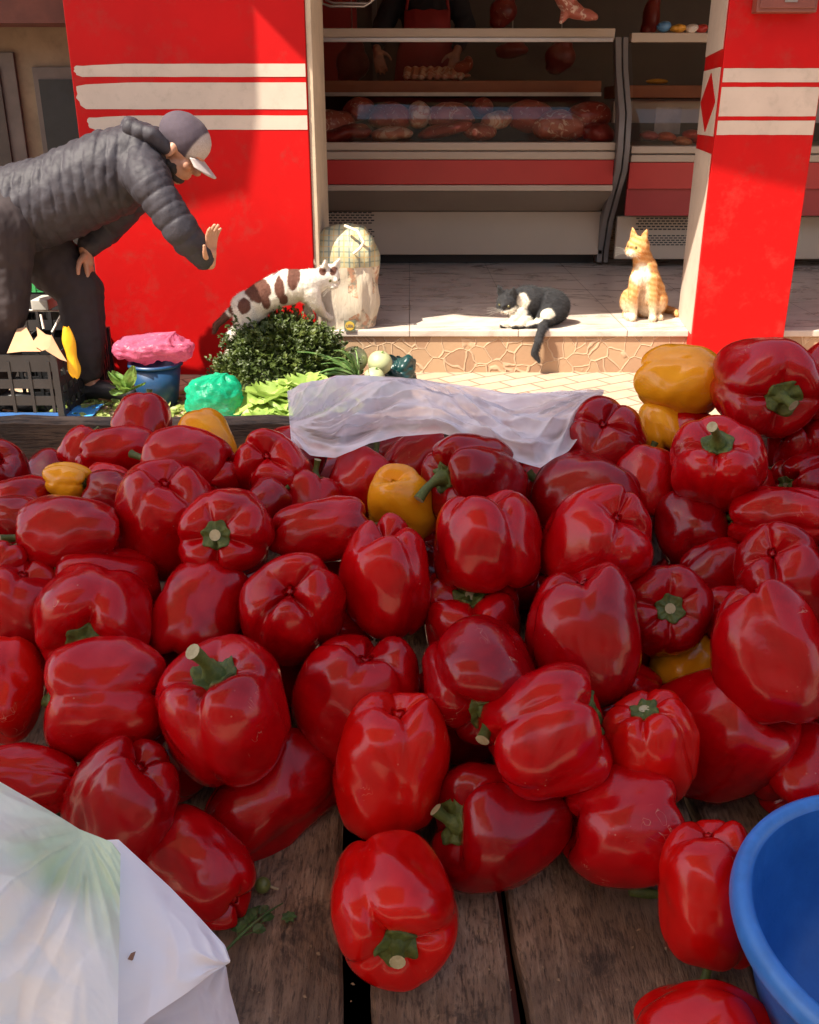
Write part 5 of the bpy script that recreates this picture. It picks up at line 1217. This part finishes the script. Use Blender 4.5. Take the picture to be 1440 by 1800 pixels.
# sprig, little fruit, bits
GR = green_mat('herb_green', (.03, .07, .015), (.07, .14, .03), (.14, .22, .06))
def leaf(mb, p, d, n, L, W, curl=.3, mi=0, seg=3):
    d = d.normalized(); n = (n - d * n.dot(d)); n = n.normalized() if n.length > 1e-4 else d.orthogonal().normalized(); s = d.cross(n)
    rows = []
    for i in range(seg + 1):
        t = i / seg; wd = W * math.sin(math.pi * min(.97, .08 + .9 * t)) ** .8; c = p + d * (L * t) + n * (-curl * L * t * t)
        rows.append([c - s * wd + n * wd * .35, c, c + s * wd + n * wd * .35])
    mb.grid(rows, mi)
a, b = tpt(398, 1670, .012), tpt(498, 1588, .004)
mb = MB(); pts = [a.lerp(b, t) + Vector((0, 0, .004 * math.sin(3 * t))) for t in [i / 8 for i in range(9)]]; mb.tube(pts, [.0011] * 5 + [.001, .0009, .0007, .0004], 6)
random.seed(9)
for t, s in ((.25, 1), (.3, -1), (.42, 1), (.5, -1), (.38, 1), (.6, 1), (.2, 1), (.55, 1)):
    p = a.lerp(b, t); d = ((b - a).normalized() + Vector((-.9 * s, random.uniform(-.2, .6), .15))).normalized(); q = p + d * .007
    mb.tube([p, q], .0005, 4)
    for k in range(3): leaf(mb, q, (d + Vector((random.uniform(-.7, .7), random.uniform(-.5, .5), 0))), TN, .009, .0035, .2)
o = mb.build('herb_sprig', GR, None, smooth=True); tag(o, 'green herb sprig lying on the planks beside the white bags', 'sprig')
c_ = tpt(462, 1556, .0065)
fr = MB().lathe([(.0001, -.0062)] + [(.0062 * math.sin(a_), -.0062 * math.cos(a_)) for a_ in [math.pi * k / 10 for k in range(1, 10)]] + [(.0001, .0062)], c_, 20).build('fruit', simple('green_fruit', (.13, .16, .04), .4, .2, 200), None, smooth=True)
tag(fr, 'tiny round green fruit with a pale stalk on the left plank', 'fruit')
o = MB().tube([c_ + Vector((.005, 0, -.001)), c_ + Vector((.012, -.001, -.003))], .0011, 6).build('stalk', simple('pale_stalk', (.35, .28, .16), .7), None); o.parent = fr
mb = MB(); c_ = tpt(508, 1613, .002)
for k in range(7): leaf(mb, c_, Vector((math.cos(k * .9), math.sin(k * .9), .3)), TN, .006, .002, .2)
o = mb.build('leaf_bud', GR, None, smooth=True); tag(o, 'small green leaf bud on the plank right of the herb sprig', 'leaf')
a, b = tpt(1106, 1567, .005), tpt(1158, 1572, .005)
o = MB().tube([a, a.lerp(b, .3) + Vector((0, .001, 0)), a.lerp(b, .7), b], [.0035, .0046, .0042, .003], 10).build('pepper_stalk', M['calyx'], None, smooth=True); tag(o, 'broken green pepper stalk on the plank under the plump sideways pepper', 'stalk')
mb = MB(); random.seed(21)
for k in range(150):
    px = random.uniform(380, 1340); py = random.uniform(1480, 1800); c_ = tpt(px, py, .0012); r_ = random.uniform(.0006, .0022)
    a_ = random.uniform(0, 6.3); u_ = Vector((math.cos(a_), math.sin(a_), .1)) * r_; v_ = Vector((-math.sin(a_), math.cos(a_), .25)) * r_ * random.uniform(.25, .6)
    mb.add([c_ - u_, c_ - v_, c_ + u_, c_ + v_ + Vector((0, 0, r_ * .5))], [(0, 1, 2), (0, 2, 3)])
o = mb.build('crumbs', simple('crumb', (.26, .17, .10), .8, .5, 300), None); tag(o, 'crumbs and dry flakes scattered over the worn planks', 'crumbs', kind='stuff')

# ================================================================== VEGETABLES AND CLUTTER IN FRONT OF THE SHOP
def leafmat(name, c0, c1, c2, sc=12):
    m = NM(name); v = m.coords(); f = m.noise(v, sc, 5, .6); m.base(m.ramp(f, [(.3, c0), (.55, c1), (.75, c2)])); m.set(Roughness=.5)
    tl = m.n('BsdfTranslucent'); tl.inputs[0].default_value = (*[min(1, x * 1.3) for x in c1], 1); mx = m.n('MixShader'); mx.inputs[0].default_value = .3
    m.l(m.b.outputs[0], mx.inputs[1]); m.l(tl.outputs[0], mx.inputs[2]); m.l(mx.outputs[0], m.o.inputs[0]); return m.m
HERB = leafmat('parsley_leaf', (.03, .045, .010), (.065, .095, .018), (.17, .20, .04), 14)
random.seed(4)
def mound_z(x, y, c, rx, ry, h):
    k = 1 - ((x - c[0]) / rx) ** 2 - ((y - c[1]) / ry) ** 2; return h * max(0, k) ** .55
hp = MB(); cH = (at(500, 640, 3.98).x, 3.98)
HM = 0
# dark inner body of stalks
P = []
for i in range(17):
    P.append([Vector((cH[0] + .285 * (i / 16) * math.cos(a_) * .9, cH[1] + .20 * (i / 16) * math.sin(a_), max(.0, mound_z(cH[0] + .285 * (i / 16) * math.cos(a_), cH[1] + .20 * (i / 16) * math.sin(a_), cH, .29, .21, .29) - .03))) for a_ in [2 * math.pi * k / 28 for k in range(28)]])
hp.grid(P, closed=True)
for k in range(5200):
    a_ = random.uniform(0, 6.283); r_ = math.sqrt(random.random()); x = cH[0] + .285 * r_ * math.cos(a_); y = cH[1] + .21 * r_ * math.sin(a_)
    z = mound_z(x, y, cH, .29, .215, .30) * (1 + .16 * math.sin(x * 17 + 1) * math.cos(y * 13)) + random.uniform(-.02, .025) + .012 * math.sin(x * 40) * math.sin(y * 33)
    out = Vector((x - cH[0], (y - cH[1]) * 1.3, .16 + random.uniform(-.05, .2))).normalized(); d = (out + Vector([random.uniform(-.8, .8) for _ in range(3)])).normalized()
    p = Vector((x, y, max(.004, z))); L = random.uniform(.010, .026) if k % 5 else random.uniform(.026, .045)
    leaf(hp, p, d, Vector((random.uniform(-1, 1), random.uniform(-1, 1), 1)), L, L * random.uniform(.25, .45), .3, seg=2)
    if k % 11 == 0:
        q = p + out * random.uniform(.02, .065); hp.tube([p, p.lerp(q, .5) + Vector((0, 0, .005)), q], .0012, 4)
        for _ in range(5): leaf(hp, q + out * random.uniform(-.02, .01), (out + Vector([random.uniform(-.9, .9) for _ in range(3)])), Vector((0, -.5, 1)), .016, .006, .3, seg=2)
o = hp.build('herb_heap', HERB, None, smooth=False); tag(o, 'heaped bunches of dark green parsley under the white and brown cat', 'herbs', kind='stuff')

LET = leafmat('lettuce_leaf', (.16, .28, .04), (.32, .44, .10), (.58, .64, .28), 10)
def lettuce(px, py, Y, r, label, seed):
    rnd = random.Random(seed); c = at(px, py, Y); c.z = max(.02, c.z - r * .4); mb = MB()
    for k in range(17):
        a_ = k * 2.4 + rnd.uniform(-.2, .2); lean = .25 + .065 * k; L = r * (1.0 + .03 * k); rows = []
        ax_ = Vector((math.cos(a_), math.sin(a_), 0)); sd = Vector((-math.sin(a_), math.cos(a_), 0))
        for i in range(9):
            t = i / 8; th = lean * t * 1.25 + .2; pc = c + ax_ * (L * t * math.sin(th) * 1.1) + Vector((0, 0, L * t * math.cos(th) * .9)); wd = L * .5 * math.sin(math.pi * min(.93, .1 + .75 * t)) ** .7; row = []
            for j in range(9):
                u = j / 4 - 1; ru = .035 * t * abs(u) ** .8 * math.sin(9 * u + k + 5 * t) + .02 * t * math.sin(17 * u + 2 * k + 9 * t)
                row.append(pc + sd * (wd * u) + (ax_ * -.35 + Vector((0, 0, .5))) * (wd * u * u * .6) + (ax_ + Vector((0, 0, .6))) * (ru * r * 9 * .35))
            rows.append(row)
        mb.grid(rows)
    o = mb.build('lettuce', LET, None, smooth=True); tag(o, label, 'lettuce', 'lettuces beside the herb heap'); return o
lettuce(480, 700, 3.60, .115, 'bright sunlit lettuce nearest the green bag', 1)
lettuce(535, 684, 3.68, .11, 'bright lettuce half hidden behind the end of the milky bag', 2)
lettuce(565, 705, 3.55, .10, 'lettuce mostly covered by the milky bag', 3)
lettuce(512, 735, 3.45, .09, 'pale lettuce low against the rear board', 4)
lettuce(462, 738, 3.42, .07, 'small leafy head right of the green bag behind the board', 5)
ON = leafmat('leek_leaf', (.05, .14, .03), (.16, .30, .08), (.40, .50, .22), 16)
mb = MB(); random.seed(8); root = at(632, 672, 3.86)
for k in range(22):
    tip = at(random.uniform(515, 640), random.uniform(618, 668), 3.86 + random.uniform(-.10, .14)); d = tip - root
    s = Vector((d.z, .3, -d.x)).normalized() * random.uniform(.006, .011); rows = []
    for i in range(7):
        t = i / 6; c_ = root + Vector((0, random.uniform(-.002, .002), .01 * (k % 4))) + d * t + Vector((0, 0, .035 * math.sin(math.pi * t) - .01 * t)); w__ = (1 - .8 * t ** 2)
        rows.append([c_ - s * w__, c_ + Vector((0, -.004, .003)), c_ + s * w__])
    mb.grid(rows)
o = mb.build('leek_bunch', ON, None, smooth=True, solid=.0015); tag(o, 'fan of pale green leek leaves between the parsley and the round gourds', 'vegetable')
ML = simple('pale_gourd_skin', (.36, .38, .20), .5, .15, 14, .1, 60)
for px, py, r_, Y, lb in ((586, 617, 21, 4.16, 'shaded pale round gourd behind the leeks, leftmost of the row'), (623, 632, 24, 4.12, 'largest pale round gourd, in the middle of the row'), (668, 638, 22, 4.08, 'round gourd with a sunlit face at the right of the row'), (658, 664, 19, 3.98, 'small sunlit gourd in front of the others, next to the milky bag')):
    c_ = at(px, py, Y); rr = r_ * Y / FPX; seed_ = px
    o = MB().lathe([(.0001, -rr)] + [(rr * math.sin(a_) * (1 + .02 * math.cos(3 * a_)), -rr * .97 * math.cos(a_)) for a_ in [math.pi * k / 16 for k in range(1, 16)]] + [(.0001, rr * .95)], c_, 28, axis=Vector((.2, -.3, 1)).normalized()).build('round_gourd', ML, None, smooth=True)
    tag(o, lb, 'gourd', 'pale round gourds'); 
    s_ = MB().tube([c_ + Vector((.2, -.3, 1)).normalized() * rr * .9, c_ + Vector((.2, -.3, 1)).normalized() * rr * 1.12 + Vector((.004, 0, 0))], [.005, .003], 8).build('stalk', ON, None, smooth=True); s_.parent = o
def puffy(name, mt, c, rad, seed, label, cat, amp=.02, sc=9, flat=.0, knot=None, exp=.8, pleat=0):
    n1, n2 = 48, 72; P = []; rot_ = seed * 1.7
    for i in range(n1 + 1):
        ph = math.pi * i / n1; row = []
        for j in range(n2):
            a_ = 2 * math.pi * j / n2; d = Vector((math.sin(ph) ** exp * math.cos(a_), math.sin(ph) ** exp * math.sin(a_), math.cos(ph)))
            p = Vector((d.x * rad[0], d.y * rad[1], d.z * rad[2])); p += d * (amp * crumple(p + c, sc, seed)) + d * (amp * .4 * crumple(p + c, sc * 3, seed + 3))
            pw = pleat * max(0, (d.z + .5) / 1.5) * math.sin(min(ph, 1.2) / 1.2 * 1.57); p += d * (pw * (1 - 2.4 * abs(noise.noise(Vector((math.cos(a_) * 3.2, math.sin(a_) * 3.2, seed + ph * .8))))))
            if knot and d.z > .75: p += (Vector(knot) - p) * ((d.z - .75) / .25) ** 2.2
            p = p + c; p.z = max(p.z, .004); row.append(p)
        P.append(row)
    o = MB().grid(P, closed=True).build(name, mt, None, smooth=True); tag(o, label, cat); return o
puffy('plastic_bag', film('emerald_film', (.01, .46, .25), alpha=.45, rough=.25, trans=.4, scale=38), at(379, 703, 3.56), (.125, .10, .105), 4, 'shiny green plastic bag of greens just beyond the rear board', 'bag', amp=.019, sc=17, pleat=.012, knot=(.05, 0, .105))
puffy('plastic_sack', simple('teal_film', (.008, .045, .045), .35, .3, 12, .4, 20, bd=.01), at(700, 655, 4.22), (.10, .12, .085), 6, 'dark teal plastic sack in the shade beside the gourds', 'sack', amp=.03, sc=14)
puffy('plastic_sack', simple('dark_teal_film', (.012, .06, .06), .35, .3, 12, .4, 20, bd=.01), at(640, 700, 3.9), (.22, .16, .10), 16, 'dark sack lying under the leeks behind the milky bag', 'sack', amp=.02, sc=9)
puffy('plastic_bag', film('pink_film', (.66, .16, .28), alpha=.4, rough=.25, trans=.4, scale=38), at(270, 613, 3.90), (.18, .11, .058), 8, 'pink plastic bag bulging on top of the blue tub', 'bag', amp=.017, sc=18, exp=.5, pleat=.010, knot=(.10, 0, .072))
TUB = simple('blue_tub', (.010, .05, .13), .4, .15, 10)
tc_ = at(278, 688, 3.90); tub = empty('blue_tub', (tc_.x, tc_.y, 0)); tag(tub, 'small blue plastic tub under the pink bag', 'tub')
h_ = at(278, 636, 3.9).z
MB().lathe([(.0001, .01), (.075, .01), (.10, h_ - .012), (.103, h_ - .012), (.078, .003), (.0001, .003)], (tc_.x, tc_.y, 0), 40).build('body', TUB, tub, smooth=True)
MB().lathe([(.098, h_ - .012), (.098, h_), (.110, h_), (.112, h_ - .012), (.104, h_ - .014)], (tc_.x, tc_.y, 0), 40).build('rim', TUB, tub, smooth=True)
# bundle of chard leaves
CH = leafmat('chard_leaf', (.08, .18, .03), (.18, .32, .06), (.40, .50, .16), 20)
mb = MB(); random.seed(12); c_ = at(222, 690, 3.74)
for k in range(16):
    tip = at(random.uniform(190, 255), random.uniform(640, 690), 3.74 + random.uniform(-.05, .05)); d = tip - c_; s = Vector((random.uniform(.6, 1), random.uniform(-.5, .5), random.uniform(-.5, .5))).normalized(); rows = []
    for i in range(6):
        t = i / 5; q = c_ + d * t + Vector((0, -.01 * math.sin(3 * t + k), 0)); wd = .028 * math.sin(math.pi * min(.95, .03 + t * .9)) ** 1.5 + .002
        rows.append([q + s * (wd * u) + Vector((0, -1, .3)) * (.007 * math.sin(5 * u + 7 * t + k)) for u in (-1, -.5, 0, .5, 1)])
    mb.grid(rows)
o = mb.build('chard_bunch', CH, None, smooth=True); tag(o, 'bunch of bright green leaves dangling by the man shoe and the blue tub', 'vegetable')
# crates
def crate(c, sx, sy, sz, mt, label, rot=0, rows=4, band=None):
    e = empty('crate', c); tag(e, label, 'crate', 'plastic crates at the left'); c = Vector(c); Rm = Matrix.Rotation(R(rot), 3, 'Z')
    def B(mb, lo, hi):
        mb.box(lo, hi); 
        for i in range(len(mb.v) - 8, len(mb.v)): mb.v[i] = tuple(c + Rm @ Vector(mb.v[i]))
    t = .006; hx, hy = sx / 2, sy / 2
    for k, (ax_, sg) in enumerate((('y', -1), ('y', 1), ('x', -1), ('x', 1))):
        mb = MB()
        for r_ in range(rows):
            z0_ = sz * r_ / rows; z1_ = z0_ + sz / rows * (.55 if r_ < rows - 1 else .98)
            if ax_ == 'y': B(mb, (-hx + t, sg * hy - t / 2, z0_), (hx - t, sg * hy + t / 2, z1_))
            else: B(mb, (sg * hx - t / 2, -hy + t, z0_), (sg * hx + t / 2, hy - t, z1_))
        nn = 5
        for q in range(nn):
            u = lin(-.85, .85, q / (nn - 1))
            if ax_ == 'y': B(mb, (u * hx - .006, sg * hy - t, 0), (u * hx + .006, sg * hy + t, sz * .9))
            else: B(mb, (sg * hx - t, u * hy - .006, 0), (sg * hx + t, u * hy + .006, sz * .9))
        mb.build('side', mt, e)
    mb = MB(); B(mb, (-hx + t, -hy + t, .002), (hx - t, hy - t, .008)); mb.build('bottom', mt, e)
    for sxx in (-1, 1):
        for syy in (-1, 1):
            mb = MB(); B(mb, (sxx * hx - .012, syy * hy - .012, 0), (sxx * hx + .012, syy * hy + .012, sz)); mb.build('corner_post', mt, e)
    if band: mb = MB(); B(mb, (-hx - .008, -hy - .009, sz * .02), (hx + .008, -hy - .0035, sz * .14)); mb.build('blue_strip', band, e)
    return e
BLS = simple('blue_strip', (.03, .14, .42), .4)
a = at(38, 706, 3.62); crate((a.x - .04, 3.80, 0.0), .36, .30, at(40, 622, 3.66).z, M['black'], 'black slatted crate with a blue strip at the foot, under torn cardboard', 0, 4, BLS)
a = at(105, 660, 4.02); crate((a.x + .0, 4.17, 0), .30, .22, .24, M['black'], 'black crate behind the man legs, carrying the white stool', 6, 3)
a = at(70, 528, 4.3); crate((a.x, 4.36, .40), .22, .20, at(70, 497, 4.26).z - .40, simple('green_plastic', (.03, .28, .08), .4), 'small green crate seen between the man legs', 0, 3)
crate((a.x, 4.36, 0), .26, .22, .395, M['black'], 'tall black crate carrying the small green crate', 0, 5)
WH = simple('white_strut', (.72, .66, .56), .4)
st = empty('folding_stool', at(95, 600, 4.1)); tag(st, 'small white metal stool with splayed legs behind the man', 'stool')
for pa, pb in (((72, 553), (77, 578)), ((108, 553), (92, 584)), ((108, 553), (118, 578)), ((42, 545), (42, 610)),):
    MB().tube([at(*pa, 4.08), at(*pb, 4.06)], .0055, 8).build('leg', WH, st, smooth=True)
MB().tube([at(42, 545, 4.08), at(112, 547, 4.08), at(118, 560, 4.08)], .004, 8).build('seat_frame', M['steel'], st, smooth=True)
MB().box((at(60, 540, 4.1).x, 4.07, at(60, 545, 4.08).z), (at(90, 540, 4.1).x, 4.2, at(60, 527, 4.08).z)).build('seat', simple('grey_block', (.38, .36, .32), .7), st, bevel=.004)
MB().tube([at(98, 650, 4.0), at(98, 612, 4.0), at(150, 606, 3.99), at(172, 600, 3.98)], .003, 8).tube([at(98, 650, 4.0), at(150, 655, 3.98), at(176, 648, 3.97)], .003, 8).build('wire_loop', M['steel'], st, smooth=True)
CB = simple('cardboard', (.42, .24, .13), .85, .12, 18, .15, 90)
def flap(pts, Y, dy, label):
    q = [at(px, py, Y + d_) for (px, py), d_ in zip(pts, dy)]; o = MB().prism(q, (0, .004, 0)).build('cardboard_piece', CB, None, bevel=.001); tag(o, label, 'cardboard', 'torn cardboard on the black crate'); return o
flap([(12, 621), (30, 578), (46, 575), (62, 605), (72, 618), (40, 618)], 3.64, (0, .10, .10, .04, 0, 0), 'sunlit torn cardboard flap at the left on the black crate')
flap([(56, 603), (66, 590), (64, 575), (80, 588), (90, 590), (88, 612), (74, 617), (58, 606)], 3.63, (.02, .05, .08, .05, .05, .02, 0, .02), 'pale middle piece of torn cardboard on the black crate')
flap([(90, 588), (104, 614), (118, 636), (106, 632), (80, 616), (88, 606)], 3.62, (.05, .02, 0, 0, .0, .02), 'brown pointed cardboard strip hanging off the black crate')
P = []
for i in range(19):
    t = i / 18; c_ = at(lin(116, 134, t), lin(575, 664, t), 3.66); wd = .026 * math.sin(math.pi * min(.98, .10 + .85 * t)) ** .7 + .010 * math.sin(t * 9) * t
    P.append([c_ + Vector((math.cos(a_) * wd, math.sin(a_) * wd * .6, .004 * math.sin(3 * a_ + 8 * t))) for a_ in [2 * math.pi * k / 20 for k in range(20)]])
o = MB().grid(P, closed=True).build('plastic_bag', film('yellow_film', (.85, .50, .02), alpha=.0, rough=.35, trans=.3), None, smooth=True); tag(o, 'narrow yellow plastic bag hanging beside the cardboard', 'bag')
# blue scrap and leaf litter
c_ = atz(146, 725, .01); P = [[Vector((c_.x + lin(-.06, .06, i / 10), c_.y + lin(-.09, .09, j / 8) + .3 * lin(-.06, .06, i / 10), .012 + .012 * (1 + crumple(Vector((i * .02, j * .02, 0)), 18, 2)) * .5)) for i in range(11)] for j in range(9)]
o = MB().grid(P).build('plastic_scrap', simple('sky_blue_film', (.05, .28, .62), .35), None, smooth=True, solid=.001); tag(o, 'flat blue plastic scrap on the ground among cut leaves', 'scrap')
mb = MB(); random.seed(31)
LIT = leafmat('leaf_litter', (.10, .16, .03), (.26, .32, .08), (.50, .50, .24), 30)
for k in range(900):
    px = random.choice([random.gauss(240, 60), random.gauss(150, 60), random.gauss(320, 40), random.uniform(0, 620)]); py = random.choice([random.uniform(685, 745), random.gauss(722, 14)])
    p = atz(px, py, .006)
    if p.y > 4.3: continue
    L = random.uniform(.012, .045); a_ = random.uniform(0, 6.3)
    leaf(mb, p, Vector((math.cos(a_), math.sin(a_), random.uniform(0, .5))), Vector((random.uniform(-.4, .4), random.uniform(-.4, .4), 1)), L, L * random.uniform(.2, .45), random.uniform(-.2, .5))
o = mb.build('leaf_litter', LIT, None, smooth=True); tag(o, 'cut leaves and trimmings littering the paving', 'leaves', kind='stuff')
